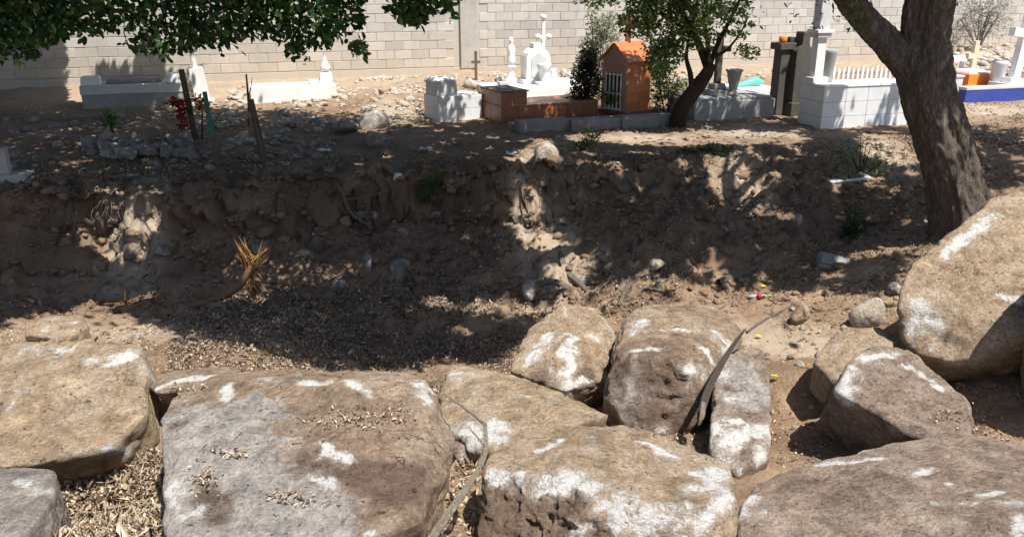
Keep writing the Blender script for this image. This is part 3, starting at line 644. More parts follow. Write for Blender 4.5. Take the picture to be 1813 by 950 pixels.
# shaded grey-white tomb at far left
t, s = place('tomb', 238, 190, 'long shaded grey-white tomb with two corner blocks by the wall at left', 'tomb')
L = 165 * s; box('plinth', (0, .4, 0), (L, .8, 24 * s + .06), M['greytomb'], t, .01); box('rim', (0, .4, 24 * s + .0605), (L + .03, .83, 15 * s), M['lightgrey'], t, .012)  # plinth's dark grey paints in the shade on the tomb's lower part
box('corner_block', (-L / 2 + .17, .2, 39 * s + .061), (.34, .3, 15 * s), M['white'], t, .02, .9); box('corner_block', (L / 2 - .14, .22, 39 * s + .061), (.3, .34, 16 * s), M['white'], t, .03, .85)
box('cover_slab', (0.02, .46, 39 * s + .061), (L * .55, .5, .05), M['kerb'], t, .01)
# low white tomb with small cross
t, s = place('tomb', 522, 180, 'low white tomb with a pedestal at its right end under the hanging leaves', 'tomb')
L = 148 * s; box('base', (0, .4, 0), (L, .8, 26 * s + .06), M['white'], t, .015); box('pedestal', (L / 2 - .16, .35, 26 * s + .0605), (.26, .26, 20 * s), M['white'], t, .015, .85)
lathe('finial', [(.02, 0), (.09, .04), (.1, .12), (.05, .2), (.02, .3), (.0, .34)], M['white'], t, (L / 2 - .16, .35, 46 * s + .058)); box('step', (L / 2 - .4, .35, 26 * s + .0605), (.2, .3, 7 * s), M['white'], t, .015)
# tall thin white stele leaning behind the wooden post
t, s = place('stele', 362, 186, 'slim white leaning stele behind the post with orange flowers', 'gravestone', tilt=(.0, -.12))
box('slab', (0, .1, 0), (26 * s, .14, 70 * s), M['white'], t, .012, .9); cross('cross', t, (0, .1, 70 * s - .005), 44 * s, 24 * s, 7 * s, 'white'); box('base', (0, .1, -.02), (38 * s, .3, .16), M['lightgrey'], t, .015)
# white block grave
t, s = place('block_grave', 778, 216, 'white concrete block grave left of the brown tiled tomb', 'grave', rz=math.radians(30))
W, D_, Hh = .84, .62, 42 * s + .06; box('core', (W / 2, D_ / 2, 0), (W - .03, D_ - .03, Hh - .02), M['grout'], t, .004)
for j in range(2):
    for i in range(2): box('block', (W / 4 + i * W / 2, .004, .05 + j * .21), (W / 2 - .005, .024, .205), M['whitetile'], t, .004)
    box('block', (.004, D_ / 2, .05 + j * .21), (.024, D_ - .03, .205), M['whitetile'], t, .004)
box('cap', (W / 2, D_ / 2, Hh - .02), (W + .01, D_ + .01, .03), M['white'], t, .006); box('headstone', (.2, D_ / 2, Hh + .011), (.4, D_ * .8, 27 * s), M['lightgrey'], t, .02, .95); box('headstone_cap', (.2, D_ / 2, Hh + .0115 + 27 * s), (.36, .4, .04), M['white'], t, .012, .8)
# brown tiled tomb
t, s = place('tiled_tomb', 888, 221, 'brown tiled tomb with a raised square head block beside the white block grave', 'tomb', rz=math.radians(27))
Lx = 1.95; Wd = .85; Hh = 29 * s + .06
box('core', (Lx / 2, Wd / 2, 0), (Lx - .03, Wd - .03, Hh), M['grout'], t, .004)
tiles(t, 0, Lx, .02, Hh, .006, 6, 1, 'browntile'); tiles(t, 0.0, Wd, .02, Hh, 0, 2, 1, 'browntile', side=.006)
box('rim', (Lx / 2, Wd / 2, Hh + .001), (Lx + .02, Wd + .02, .025), M['browntile'], t, .005)
hb = 26 * s
box('head_block_core', (.26, Wd / 2, Hh + .026), (.47, Wd - .03, hb - .02), M['grout'], t, .004)
tiles(t, 0.0, .5, Hh + .03, Hh + hb, .012, 2, 1, 'browntile'); tiles(t, 0.02, Wd, Hh + .03, Hh + hb, 0, 2, 1, 'browntile', side=.012); box('head_block_top', (.26, Wd / 2, Hh + hb + .001), (.54, Wd + .01, .025), M['iron'], t, .005)
# thin dark cross
t, s = place('grave_cross', 843, 146, 'thin dark iron cross standing alone below the pilaster', 'cross')
cross('cross_bar', t, (0, 0, 0), 54 * s + .06, 16 * s, 4.5 * s, 'iron', .04); box('foot', (0, 0, 0), (.2, .2, .1), M['concrete'], t, .01)
# white arched monument group: each its own thing
g = G(940, 182); s = spx(g)
t, s = place('white_tomb', 940, 182, 'bright white low tomb platform under the arched monument', 'tomb')
box('platform', (0, .6, 0), (145 * s, 1.2, 25 * s + .06), M['white'], t, .015); box('step', (-30 * s, -.09, 0), (40 * s, .18, 12 * s + .06), M['white'], t, .012); box('block', (-48 * s, .1, 25 * s + .0605), (18 * s, .2, 12 * s), M['lightgrey'], t, .01)
topz = t.location.z + 25 * s + .0605
def on_tomb(px, dy, name, label, cat, rz=WA):
    b = at(px, 150, 1); Yv = g[1] + dy; q = np.array([(px - CX) / F * (Yv * cp + (H - topz) * sp_), Yv, topz])
    return empty(name, q, rz, label, cat)
t = on_tomb(948, .95, 'arched_monument', 'tall white arched grave monument with stepped shoulders', 'monument')
w = 46 * s
arch = [(-w / 2, 0), (w / 2, 0), (w / 2, 44 * s)] + [(w / 2 * math.cos(a), 44 * s + 20 * s * math.sin(a)) for a in np.linspace(.15, math.pi - .15, 9)] + [(-w / 2, 44 * s)]
prism('stele', arch, -.2, .2, M['white'], t, .012); box('crown_block', (0, 0, 64 * s - .01), (18 * s, .3, 9 * s), M['white'], t, .02, .8); box('base', (0, 0, .001), (w + .16, .5, 8 * s), M['white'], t, .012)
prism('niche_panel', [(-w * .3, 12 * s), (w * .3, 12 * s), (w * .3, 44 * s), (0, 56 * s), (-w * .3, 44 * s)], -.215, -.19, M['lightgrey'], t, .004)
t = on_tomb(963, .55, 'urn', 'white square urn in front of the arched monument', 'urn')
lathe('bowl', [(.09, 0), (.1, .04), (.07, .09), (.13, .3), (.16, 36 * s), (.15, 38 * s)], M['white'], t, n=4); box('foot', (0, 0, 0), (.3, .3, .07), M['white'], t, .01)
t = on_tomb(905, .75, 'statue', 'slender white pillar with a praying figure left of the arched monument', 'statue')
lathe('pillar', [(.12, 0), (.12, .1), (.075, .14), (.06, 28 * s), (.1, 30 * s), (.1, 33 * s)], M['white'], t)
lathe('figure', [(.085, 0), (.09, .1), (.075, .25), (.085, .34), (.05, .4), (.03, .42), (.05, .46), (.052, .5), (.03, .55), (.0, .56)], M['white'], t, (0, 0, 33 * s), 14)
t, s2 = place('ornate_cross', 961, 140, 'tall white cross with trefoil ends behind the arched monument', 'cross')
cross('cross_bar', t, (0, 0, 0), 112 * s2, 22 * s2, 6 * s2, 'white', .06)
for q in ((0, 110), (-10, 77), (10, 77)): lathe('knob', [(.0, -.07), (.06, -.04), (.075, 0), (.06, .04), (.0, .07)], M['white'], t, (q[0] * s2, 0, q[1] * s2), 12)
t, s2 = place('low_grave', 1002, 160, 'low white grave with pale flowers beside the dark cypress', 'grave')
box('kerb', (0, .4, 0), (60 * s2, .8, 20 * s2), M['white'], t, .02); lathe('vase', [(.06, 0), (.1, .12), (.07, .2), (.1, .26)], M['white'], t, (-.2, .3, 20 * s2 - .01))
# orange chapel tomb
t, s = place('chapel_tomb', 1106, 200, 'orange tiled house-shaped tomb with a gabled roof and cross', 'tomb', rz=math.radians(40))
Wc, Lc, hw, hr = .62, .62, 92 * s, 33 * s         # front (gable) faces local -x; the long side faces local -y
box('base', (0, 0, 0), (Lc + .14, Wc + .14, .14), M['browntile'], t, .01)
bm = bmesh.new(); x0, x1 = -Lc / 2, Lc / 2
pts = [(-Wc / 2, .14), (Wc / 2, .14), (Wc / 2, hw + .06), (0, hw + hr), (-Wc / 2, hw + .06)]
A = [bm.verts.new((x0, -a, b)) for a, b in pts]; B = [bm.verts.new((x1, -a, b)) for a, b in pts]
bm.faces.new(A); bm.faces.new(B[::-1])
for i in range(5): bm.faces.new([A[i], B[i], B[(i + 1) % 5], A[(i + 1) % 5]])
bmesh.ops.recalc_face_normals(bm, faces=bm.faces[:]); bmobj('wall', bm, M['grout'], t)
n = 5
for i in range(2):
    for j in range(n): box('tile', (x0 + Lc * (i + .5) / 2, -Wc / 2 - .006, .15 + (hw - .1) * j / n), (Lc / 2 - .008, .016, (hw - .1) / n - .007), M['orange'], t, .002)
for sd in (-1, 1):
    q = math.atan2(hr - .06, Wc / 2); sl_ = math.hypot(Wc / 2, hr - .06) + .07
    for j in range(2):
        o = box('roof_tile', (0, 0, 0), (Lc + .1, sl_ / 2 - .006, .025), M['orange'], t, .004); d = (j + .5) * sl_ / 2
        o.location = (0, sd * d * math.cos(q), hw + hr + .02 - d * math.sin(q)); o.rotation_euler = (-sd * q, 0, 0)
for (ya, yb, za, zb) in ((-Wc / 2, -Wc * .34, .15, hw), (Wc * .34, Wc / 2, .15, hw), (-Wc * .33, Wc * .33, hw * .86, hw)):
    box('facing_panel', (x0 - .008, (ya + yb) / 2, za), (.018, yb - ya - .004, zb - za), M['pinktile'], t, .003)
prism_g = bmesh.new(); gp = [prism_g.verts.new((x0 - .012, -a, b)) for a, b in ((-Wc / 2, hw + .01), (Wc / 2, hw + .01), (0, hw + hr - .02))]; gq = [prism_g.verts.new((x0 - .002, v.co.y, v.co.z)) for v in gp]
prism_g.faces.new(gp); prism_g.faces.new(gq[::-1])
for i in range(3): prism_g.faces.new([gp[i], gq[i], gq[(i + 1) % 3], gp[(i + 1) % 3]])
bmesh.ops.recalc_face_normals(prism_g, faces=prism_g.faces[:]); bmobj('gable_panel', prism_g, M['pinktile'], t)
dr = box('door', (x0 - .004, 0, .15), (.02, Wc * .64, hw * .84 - .14), M['glass'], t, .002)
for k in range(5): box('door_bar', (x0 - .022, -Wc * .3 + k * Wc * .15, .15), (.02, .022, hw * .84 - .14), M['white'], dr, .003)
for zz in (.16, hw * .45, hw * .8): box('door_rail', (x0 - .026, 0, zz), (.024, Wc * .63, .026), M['white'], dr, .003)
cr = cross('cross', t, (0, 0, hw + hr), 52 * s, 32 * s, 9 * s, 'browntile', .09); cr.rotation_euler = (0, 0, -math.radians(40))
# stone kerb in front
for k, (a, b, ya, yb) in enumerate(((918, 1010, 236, 230), (1010, 1100, 232, 227), (1100, 1195, 228, 222))):
    p0, p1 = G(a, ya), G(b, yb); d = p1 - p0; L = np.linalg.norm(d[:2])
    o = empty('kerb_stone', (p0 + p1) / 2 - np.array([0, 0, .05]), math.atan2(d[1], d[0]), ['dark grey kerb stone below the brown tiled tomb', 'dark grey kerb stone below the cypress', 'dark grey kerb stone below the orange chapel tomb'][k], 'kerb', 'kerb stones before the graves'); o['kind'] = 'thing'
    box('stone_beam', (0, .12, 0), (L - .015, .28, .24 + random.uniform(-.02, .02)), M['kerb'], o, .03); box('ledge', (0, .42, -.04), (L - .02, .3, .2), M['kerb'], o, .02)
# grey tomb with stone cross and vase
t, s = place('grey_tomb', 1300, 211, 'weathered grey cement tomb carrying a stone cross and a vase', 'tomb')
box('body', (0, .5, 0), (160 * s, 1.0, 33 * s + .06), M['greytomb'], t, .02); box('lid', (0, .5, 33 * s + .0605), (150 * s, .94, .05), M['greytomb'], t, .015)
tz = t.location.z + 33 * s + .111
gg = G(1300, 211)
def onz(px, dy, zz, name, label, cat, rz=WA, base=gg):
    Yv = base[1] + dy; return empty(name, ((px - CX) / F * (Yv * cp + (H - zz) * sp_), Yv, zz), rz, label, cat)
t = onz(1268, .4, tz, 'stone_cross', 'dark stone cross on a stepped base beside the small tree', 'cross')
box('step', (0, 0, 0), (.42, .42, 10 * s), M['greytomb'], t, .015); box('pedestal', (0, 0, 10 * s), (.26, .26, 10 * s), M['greytomb'], t, .015, .85); cross('cross_bar', t, (0, 0, 20 * s - .003), 88 * s, 42 * s, 10 * s, 'darkstone', .1)
t = onz(1297, .25, tz, 'vase', 'weathered stone vase standing right of the dark stone cross', 'vase')
lathe('bowl', [(.1, 0), (.1, .05), (.06, .08), (.075, .12), (.13, 40 * s), (.16, 44 * s), (.15, 46 * s), (.13, 46 * s), (.1, 42 * s)], M['greytomb'], t)
# white tomb with turquoise cover behind
t, s = place('white_tomb', 1345, 184, 'white rough-plastered tomb topped with a turquoise cover', 'tomb')
box('body', (0, .5, 0), (75 * s, 1.0, 32 * s), M['white'], t, .04); 
V, Q = tube_data([(-.5, .3, 33 * s), (-.2, .35, 36 * s), (.1, .4, 40 * s), (.3, .4, 37 * s)], [.02, .05, .09, .03], 14, 12, .02, 9, 3); mesh('cover', V * np.array([1, 1, 1]), Q, M['turq'], t, smooth=True)
# dark headstones
t, s = place('headstone', 1386, 204, 'dark headstone with an orange pot on top', 'gravestone')
box('slab', (0, .12, 0), (32 * s, .26, 118 * s), M['darkstone'], t, .02, .94); box('cap', (0, .12, 118 * s), (42 * s, .34, 12 * s), M['darkstone'], t, .02); box('knob', (.1, .12, 130 * s), (12 * s, .14, 9 * s), M['darkstone'], t, .015)
lathe('pot', [(.05, 0), (.07, .02), (.075, .1), (.06, .12)], M['orangepaint'], t, (-.12, .05, 130 * s - .002))
t, s = place('headstone', 1414, 206, 'taller dark headstone with rounded shoulders beside the white column', 'gravestone')
ar = [(-17 * s, 0), (17 * s, 0), (17 * s, 118 * s), (8 * s, 128 * s), (7 * s, 150 * s), (-7 * s, 150 * s), (-8 * s, 128 * s), (-17 * s, 118 * s)]
prism('slab', ar, 0, .24, M['darkstone'], t, .02); box('foot', (0, .12, 0), (40 * s, .34, 30 * s), M['darkstone'], t, .02)
# white tiled tomb by the tree
t, s = place('tiled_tomb', 1452, 229, 'white tiled tomb with dappled shade left of the tree trunk', 'tomb')
Lx, Wd, Hh = 1.75, .66, 72 * s + .06
box('core', (Lx / 2, Wd / 2, 0), (Lx - .03, Wd - .03, Hh), M['grout'], t, .004); tiles(t, 0, Lx, .02, Hh, .006, 4, 3, 'whitetile'); tiles(t, 0, Wd, .02, Hh, 0, 1, 3, 'whitetile', side=.006)
box('top_slab', (Lx / 2, Wd / 2, Hh + .001), (Lx + .03, Wd + .03, .035), M['white'], t, .008)
TB = np.array(t.location); wtz = t.location.z + Hh + .037
def ontiled(lx, ly, name, label, cat):
    c_, s_ = math.cos(WA), math.sin(WA); return empty(name, (TB[0] + c_ * lx - s_ * ly, TB[1] + s_ * lx + c_ * ly, wtz), WA, label, cat)
t = ontiled(.12, .45, 'column_monument', 'tall white column with a moulded capital on the white tiled tomb', 'monument')
box('pedestal', (0, 0, 0), (.3, .3, .1), M['white'], t, .012); box('lower_shaft', (0, 0, .1), (.17, .17, 78 * s - .1), M['white'], t, .012); box('capital', (0, 0, 78 * s), (.27, .27, 8 * s), M['lightgrey'], t, .02); box('capital_slab', (0, 0, 86 * s), (.32, .32, 6 * s), M['white'], t, .012)
box('upper_shaft', (0, 0, 92 * s), (.2, .2, 110 * s), M['lightgrey'], t, .012); cross('cross', t, (0, 0, 202 * s - .003), .5, .34, .1, 'white')
t = ontiled(.34, .42, 'urn', 'grey urn standing right of the white column', 'urn')
lathe('bowl', [(.085, 0), (.085, .04), (.06, .07), (.075, .12), (.115, 52 * s), (.125, 56 * s), (.1, 58 * s), (.08, 54 * s)], M['greytomb'], t)
# picket fence behind
p0, p1 = G(1468, 163), G(1592, 160); d = p1 - p0; L = np.linalg.norm(d[:2]); s = spx(p0)
t = empty('picket_fence', p0 - np.array([0, 0, .05]), math.atan2(d[1], d[0]), 'low white picket fence behind the white tiled tomb', 'fence')
for k in range(15):
    w = .05; h = (47 + (4 if k % 3 == 0 else 0)) * s; prism('picket', [(-w / 2, 0), (w / 2, 0), (w / 2, h - .06), (0, h), (-w / 2, h - .06)], -.02, .02, M['white'], t, .004).location = (L * (k + .5) / 15, random.uniform(-.004, .004), 0)
for zz in (14 * s, 34 * s): box('rail', (L / 2, .045, zz), (L, .03, .05), M['white'], t, .004)
box('plinth', (L / 2, .03, 0), (L, .2, .12), M['white'], t, .01)
# right of the tree
t, s = place('grave_kerb', 1768, 180, 'low blue-painted grave border at the right edge', 'grave')
box('front_kerb', (0, .1, 0), (150 * s, .2, 22 * s + .06), M['blue'], t, .01); box('top_kerb', (0, .1, 22 * s + .0605), (150 * s, .22, 5 * s), M['lightgrey'], t, .008); box('gravel_bed', (0, .65, 0), (148 * s, .9, 20 * s), M['concrete'], t, .02)
t, s = place('pillar', 1694, 178, 'short grey pillar just right of the tree trunk', 'pillar'); box('shaft', (0, .1, 0), (15 * s, .18, 40 * s + .06), M['lightgrey'], t, .012); box('cap', (0, .1, 40 * s + .0605), (18 * s, .22, .04), M['lightgrey'], t, .01)
t, s = place('small_tomb', 1730, 158, 'small orange box tomb with a cream side behind the blue border', 'tomb')
box('body', (0, .3, 0), (44 * s, .6, 26 * s + .06), M['orangepaint'], t, .012); box('side_slab', (24 * s, .3, 0), (8 * s, .56, 24 * s + .06), M['cream'], t, .01); box('lid', (2 * s, .3, 26 * s + .061), (40 * s, .5, .08), M['white'], t, .02, .8); box('step', (-20 * s, -.1, 0), (30 * s, .2, 8 * s + .06), M['orangepaint'], t, .01)
t, s = place('grave_cross', 1716, 150, 'cream-coloured cross in front of the small orange tomb', 'cross'); cross('cross_bar', t, (0, 0, 0), 80 * s, 30 * s, 9 * s, 'cream', .1); box('foot', (0, 0, 0), (.26, .2, .14), M['cream'], t, .01)
t, s = place('grave_cross', 1697, 148, 'little white cross next to the tree trunk', 'cross'); cross('cross_bar', t, (0, 0, 0), 44 * s, 24 * s, 6 * s, 'white', .07); box('foot', (0, 0, 0), (.2, .2, .1), M['white'], t, .01)
t, s = place('grave_cross', 1788, 162, 'big leaning white cross on a stepped base at the right edge', 'cross', tilt=(0, .1)); box('step', (0, 0, 0), (66 * s, .5, 14 * s + .06), M['white'], t, .015); box('pedestal', (0, 0, 14 * s + .0605), (40 * s, .36, 10 * s), M['white'], t, .012)
cross('cross_bar', t, (0, 0, 24 * s + .058), 112 * s, 60 * s, 15 * s, 'white', .16); box('top_ring', (0, 0, 96 * s), (36 * s, .1, 9 * s), M['white'], t, .01)
t, s = place('urn', 1762, 160, 'pale grey urn between the orange tomb and the big leaning cross', 'urn'); lathe('bowl', [(.14, 0), (.14, .06), (.1, .1), (.13, .2), (.17, 50 * s), (.19, 54 * s), (.15, 56 * s)], M['lightgrey'], t, n=10)
for k, (a, b, w, h) in enumerate(((1700, 106, 50, 18), (1745, 104, 44, 16), (1790, 118, 30, 20))):
    t, s = place('broken_slab', a, b, ['broken white slab beside the tree trunk in the rubble', 'broken white slab in the rubble above the orange tomb', 'broken white slab in the rubble behind the big leaning cross'][k], 'slab', rz=.3 * k, tilt=(.3, .1 * k)); box('slab', (0, 0, 0), (w * s, .5, h * s * .4), M['white'], t, .03, .85); box('chip', (w * s * .4, -.1, h * s * .3), (w * s * .4, .3, h * s * .35), M['concrete'], t, .03, .8, .5)

# left foreground of the graveyard: posts, kerb, flowers
t, s = place('gate_post', 6, 322, 'short pale cement post at the left edge', 'post'); box('shaft', (0, .1, 0), (22 * s, .18, 54 * s + .06), M['concrete'], t, .015); box('cap', (0, .1, 54 * s + .0605), (24 * s, .2, .03), M['concrete'], t, .01); box('foot', (.1, .05, 0), (50 * s, .3, 14 * s + .06), M['concrete'], t, .02)
p0, p1 = G(35, 330), G(395, 303); d = p1 - p0; L = np.linalg.norm(d[:2])
t = empty('grave_border', p0 - np.array([0, 0, .06]), math.atan2(d[1], d[0]), 'old cement border in front of the stone-heaped grave', 'kerb'); t['kind'] = 'thing'
for k in range(5): box('kerb_segment', (L * (k + .5) / 5, .1 + random.uniform(-.02, .02), random.uniform(-.03, .0)), (L / 5 - random.uniform(.02, .12), random.uniform(.14, .22), random.uniform(.1, .17)), M['kerb'], t, .04, random.uniform(.75, .9), random.uniform(-.07, .07))
t, s = place('wooden_post', 347, 246, 'dark wooden post among the red and orange flowers', 'post', tilt=(.02, -.08)); box('shaft', (0, 0, 0), (11 * s, 11 * s, 128 * s), M['wood'], t, .01, .85); box('wire_band', (0, 0, 60 * s), (13 * s, 13 * s, 3 * s), M['iron'], t, .002)
t, s = place('wooden_post', 386, 294, 'teal-painted post with a dark foot left of the grey stake', 'post', tilt=(0, -.06)); box('shaft', (0, 0, 60 * s), (9 * s, 9 * s, 78 * s), M['teal'], t, .008, .8); box('foot', (0, 0, 0), (11 * s, 11 * s, 60.2 * s), M['wood'], t, .008)
t, s = place('stake', 470, 290, 'grey weathered stake leaning left by the ditch lip', 'post', tilt=(0, -.12)); box('shaft', (0, 0, 0), (14 * s, 10 * s, 122 * s), M['wood'], t, .012, .75); box('splint', (.0, -.06, 20 * s), (7 * s, 4 * s, 70 * s), M['wood'], t, .006, .6)
t, s = place('stake', 440, 222, 'thin dark upright stick behind the leaning grey stake', 'post', tilt=(0, .06)); tube('stick', [(0, 0, 0), (.01, 0, .4), (-.01, 0, 95 * s)], [.025, .02, .014], M['wood'], t, rings=10, seg=7); tube('side_twig', [(0, 0, .5), (.06, 0, .7), (.08, 0, .85)], [.012, .009, .005], M['wood'], t, rings=6, seg=5)
t, s = place('block', 1467, 462, 'grey concrete block lying on the slope below the tree', 'block', rz=-.15, tilt=(.6, .16), sink=.2); box('body', (0, 0, 0), (56 * s, .24, 46 * s), M['kerb'], t, .03); box('web', (0, 0, 46 * s + .0005), (50 * s, .16, .02), M['kerb'], t, .006)
t, s = place('plank', 1497, 326, 'short whitewashed plank lying in the weeds left of the tree', 'plank', rz=.15, tilt=(.1, -.07), sink=-.05); box('board', (0, 0, 0), (88 * s, .12, .035), M['lightgrey'], t, .008); box('batten', (.15, 0, .0355), (30 * s, .05, .03), M['wood'], t, .005)

# ------------------------------------------------------------------ leaves
LS = np.array([(0, 0, 0), (.28, .2, .05), (.68, .19, .05), (1, 0, -.05), (.68, -.19, .05), (.28, -.2, .05)]); LQ = np.array([(0, 1, 2, 3), (0, 3, 4, 5)])
def leaves_data(pos, size, flat=.5, curl=0., wide=1., dirs=None, rng=R):
    n = len(pos); a = rng.normal(size=(n, 3)) if dirs is None else np.asarray(dirs) + rng.normal(size=(n, 3)) * .35
    up = rng.normal(size=(n, 3)) * (1 - flat) + np.array([0, 0, flat * 1.6])
    a = a - 0 * up; nrm = up / np.linalg.norm(up, axis=1)[:, None]
    if dirs is None: a = a - nrm * (a * nrm).sum(1)[:, None]
    a /= np.linalg.norm(a, axis=1)[:, None] + 1e-9
    b = np.cross(nrm, a); b /= np.linalg.norm(b, axis=1)[:, None] + 1e-9; c = np.cross(a, b)
    L = np.repeat(LS[None], n, 0).copy(); L[:, :, 1] *= np.asarray(wide).reshape(-1, 1) if np.ndim(wide) else wide
    if curl:
        k = rng.uniform(-1, 1, n)[:, None] * curl; L[:, :, 2] += k * (L[:, :, 0] - .5) ** 2 * 2 + np.abs(L[:, :, 1]) * rng.uniform(0, 2.2, n)[:, None] * (curl > .2)
    L *= np.asarray(size).reshape(-1, 1, 1) if np.ndim(size) else size
    V = pos[:, None, :] + L[:, :, 0:1] * a[:, None] + L[:, :, 1:2] * b[:, None] + L[:, :, 2:3] * c[:, None]
    Q = (np.arange(n)[:, None, None] * 6 + LQ[None]).reshape(-1, 4)
    return V.reshape(-1, 3), Q
def leafmesh(name, pos, size, mat, parent=None, **kw):
    V, Q = leaves_data(np.asarray(pos, float), size, **kw); n = len(pos)
    r = R.random(n); o = mesh(name, V, Q, M[mat], parent, attrs={'rnd': np.repeat(r, 6)}); o['kind'] = 'stuff'; return o

# where the photograph's sun patches lie; leaves whose shadow would fall there are left out of the crowns
LIT = [[(-400, 640), (0, 588), (40, 560), (180, 548), (300, 585), (335, 650), (700, 655), (860, 650), (930, 600), (965, 560), (920, 562), (790, 560), (740, 552), (780, 543), (870, 540), (900, 530), (955, 545), (990, 525), (930, 470), (915, 420), (960, 425), (1045, 480), (1060, 520),
        (1110, 500), (1180, 490), (1260, 510), (1400, 515), (1560, 520), (1600, 470), (1700, 380), (1760, 335), (2300, 320), (2300, 1500), (-400, 1500)],
       [(108, -300), (112, 180), (155, 185), (170, 130), (240, 130), (255, 60), (300, 140), (340, 132), (450, 142), (590, 150), (610, 186), (735, 205), (735, 180), (860, 158), (870, 168), (1015, 170), (1060, 60), (1105, 60), (1145, 130), (1220, 160), (1310, 130), (1310, 172), (1370, 172), (1400, 60),
        (1450, 150), (1490, 158), (1480, 228), (1540, 228), (1560, 160), (1600, 160), (1640, 190), (1700, 188), (2300, 190), (2300, -300)],
       [(150, 372), (290, 352), (315, 368), (250, 400), (270, 440), (205, 445), (195, 405), (150, 390)], [(925, 330), (950, 330), (960, 380), (950, 425), (905, 400)], [(1250, 285), (1330, 290), (1350, 340), (1290, 370), (1240, 330)],
       [(990, 238), (1250, 232), (1420, 225), (1430, 255), (1200, 262), (1010, 252)], [(1520, 235), (1620, 240), (1640, 300), (1560, 300), (1510, 265)], [(840, 195), (845, 215), (825, 215), (828, 180)], [(965, 185), (985, 183), (985, 205), (965, 207)], [(950, 245), (985, 245), (985, 285), (880, 300), (890, 280)], [(1280, 385), (1330, 390), (1310, 410), (1270, 405)], [(1640, 260), (1740, 300), (1740, 400), (1700, 330)]]
def sunline(P, p):
    d = P - np.array(p); return np.where(d @ SUN > 0, np.linalg.norm(d - np.outer(d @ SUN, SUN), axis=1), 99)
_ch = G(1106, 200); _tt = G(1452, 229); _br = G(888, 221); _wb = G(800, 216); _mo = G(940, 182); _rk = G(968, 288)
SUNNY = [(at(1095, 90, _ch[1]), .3), (at(1120, 95, _ch[1]), .3), (at(1135, 130, _ch[1] - .1), .06), (at(1518, 190, _tt[1] + .25), .26), (at(945, 110, _mo[1] + .9), .6), (at(940, 165, _mo[1] + .3), .7), (at(978, 200, _br[1] + .45), .13), (at(840, 195, _wb[1] + .2), .15), (at(968, 265, _rk[1]), .22), (at(1340, 150, 17.), .6), (at(1435, 80, _tt[1] + .5), .3), (at(1590, 120, 15), .5), (at(1480, 130, 15), .5), (at(1075, 85, _ch[1]), .2), (at(660, 205, G(660, 232)[1]), .2)]
for q_, r_ in (((175, 378), .2), ((215, 385), .24), ((260, 372), .18), ((235, 420), .18), ((780, 550), .16), ((830, 550), .2), ((880, 548), .22), ((930, 545), .2), ((935, 350), .16), ((925, 385), .16), ((945, 430), .2), ((985, 460), .26), ((1010, 490), .2), ((1290, 305), .22), ((1315, 335), .22), ((1270, 300), .16), ((900, 288), .14), ((1110, 246), .2), ((1180, 244), .2), ((1250, 242), .2)): SUNNY.append((G(*q_), r_))
for q_, r_ in (((610, 40), .3), ((575, 85), .3), ((535, 110), .25), ((640, 70), .2), ((500, 40), .25), ((740, 25), .25)): SUNNY.append((at(q_[0], q_[1], 8.8), r_))
for q_, r_ in (((1700, 300), .16), ((1706, 345), .18), ((1725, 380), .16), ((1680, 230), .1)): SUNNY.append((at(q_[0], q_[1], G(1705, 425)[1] - .15), r_))
for q_, r_ in (((425, 440), .14), ((465, 445), .14), ((448, 480), .14), ((235, 535), .14)): SUNNY.append((at(q_[0], q_[1], G(330, 545)[1] - .1), r_))
DIM = [(at(1468, 190, _tt[1] + .1), .2), (at(1580, 195, _tt[1] + .45), .2), (at(1560, 215, _tt[1] + .4), .1), (at(795, 195, _wb[1] + .05), .28), (at(920, 205, _br[1] + .2), .3), (at(870, 190, _br[1]), .3), (at(1120, 175, _ch[1] - .2), .26), (at(1110, 140, _ch[1] - .2), .16), (at(1300, 200, G(1300, 211)[1]), .5), (at(1400, 150, 14.3), .4), (at(240, 165, G(238, 190)[1]), .5), (at(480, 165, G(522, 180)[1]), .2), (at(200, 170, G(238, 190)[1]), .4)]
def shadow_keep(P, leak=.012, front=True):
    """True for leaves that may stay: their shadow lands where the place is shaded"""
    k = SUN / SUN[2]; hgt = P[:, 2].copy()
    for _ in range(7):
        q = P - k * hgt[:, None]; hgt = P[:, 2] - T(q[:, 0], q[:, 1])
    q = P - k * hgt[:, None]
    # stop at the wall
    dw = (P - WO) @ WN; dq = (q - WO) @ WN; f = np.where(dq < 0, dw / (dw - dq + 1e-9), 1.); q = P + (q - P) * np.clip(f, 0, 1)[:, None]
    a, b, _ = proj(q); dap = vnoise(q * 3.3, 123) + .5 * vnoise(q * 7.1, 124)
    bad = dap > np.where((a > 980) & (a < 1750), .4, np.where(a < 620, .8, .62))
    for poly in LIT: bad |= inpoly(a, b, poly)
    for p_, r_ in SUNNY: bad |= sunline(P, p_) < r_ + .1
    for p_, r_ in DIM: bad &= ~(sunline(P, p_) < r_)
    front_bad = np.zeros(len(P), bool)
    if front:
        for zz in (-.5, -.2, .1, .4, .8, 1.1):
            q = P - k * (P[:, 2] - zz)[:, None]; a, b, _ = proj(q)
            front_bad |= (q[:, 1] < 6.2 + .7 * ((a > 880) & (a < 1330))) & (q[:, 1] > -1) & (abs(q[:, 0]) < 9) & (P[:, 2] > zz)
            if zz > .3: front_bad |= inpoly(a, b, [(1580, 540), (1610, 470), (1700, 385), (1760, 330), (2300, 320), (2300, 900), (1600, 900)]) & (q[:, 1] < 7.4)
    return ~front_bad & (~bad | (R.random(len(P)) < leak))
def ellipsoid(n, c, r, shell=.0):
    d = R.normal(size=(n, 3)); d /= np.linalg.norm(d, axis=1)[:, None]; rad = R.random(n) ** (1 / 3); rad = shell + (1 - shell) * rad
    return np.array(c) + d * rad[:, None] * np.array(r)
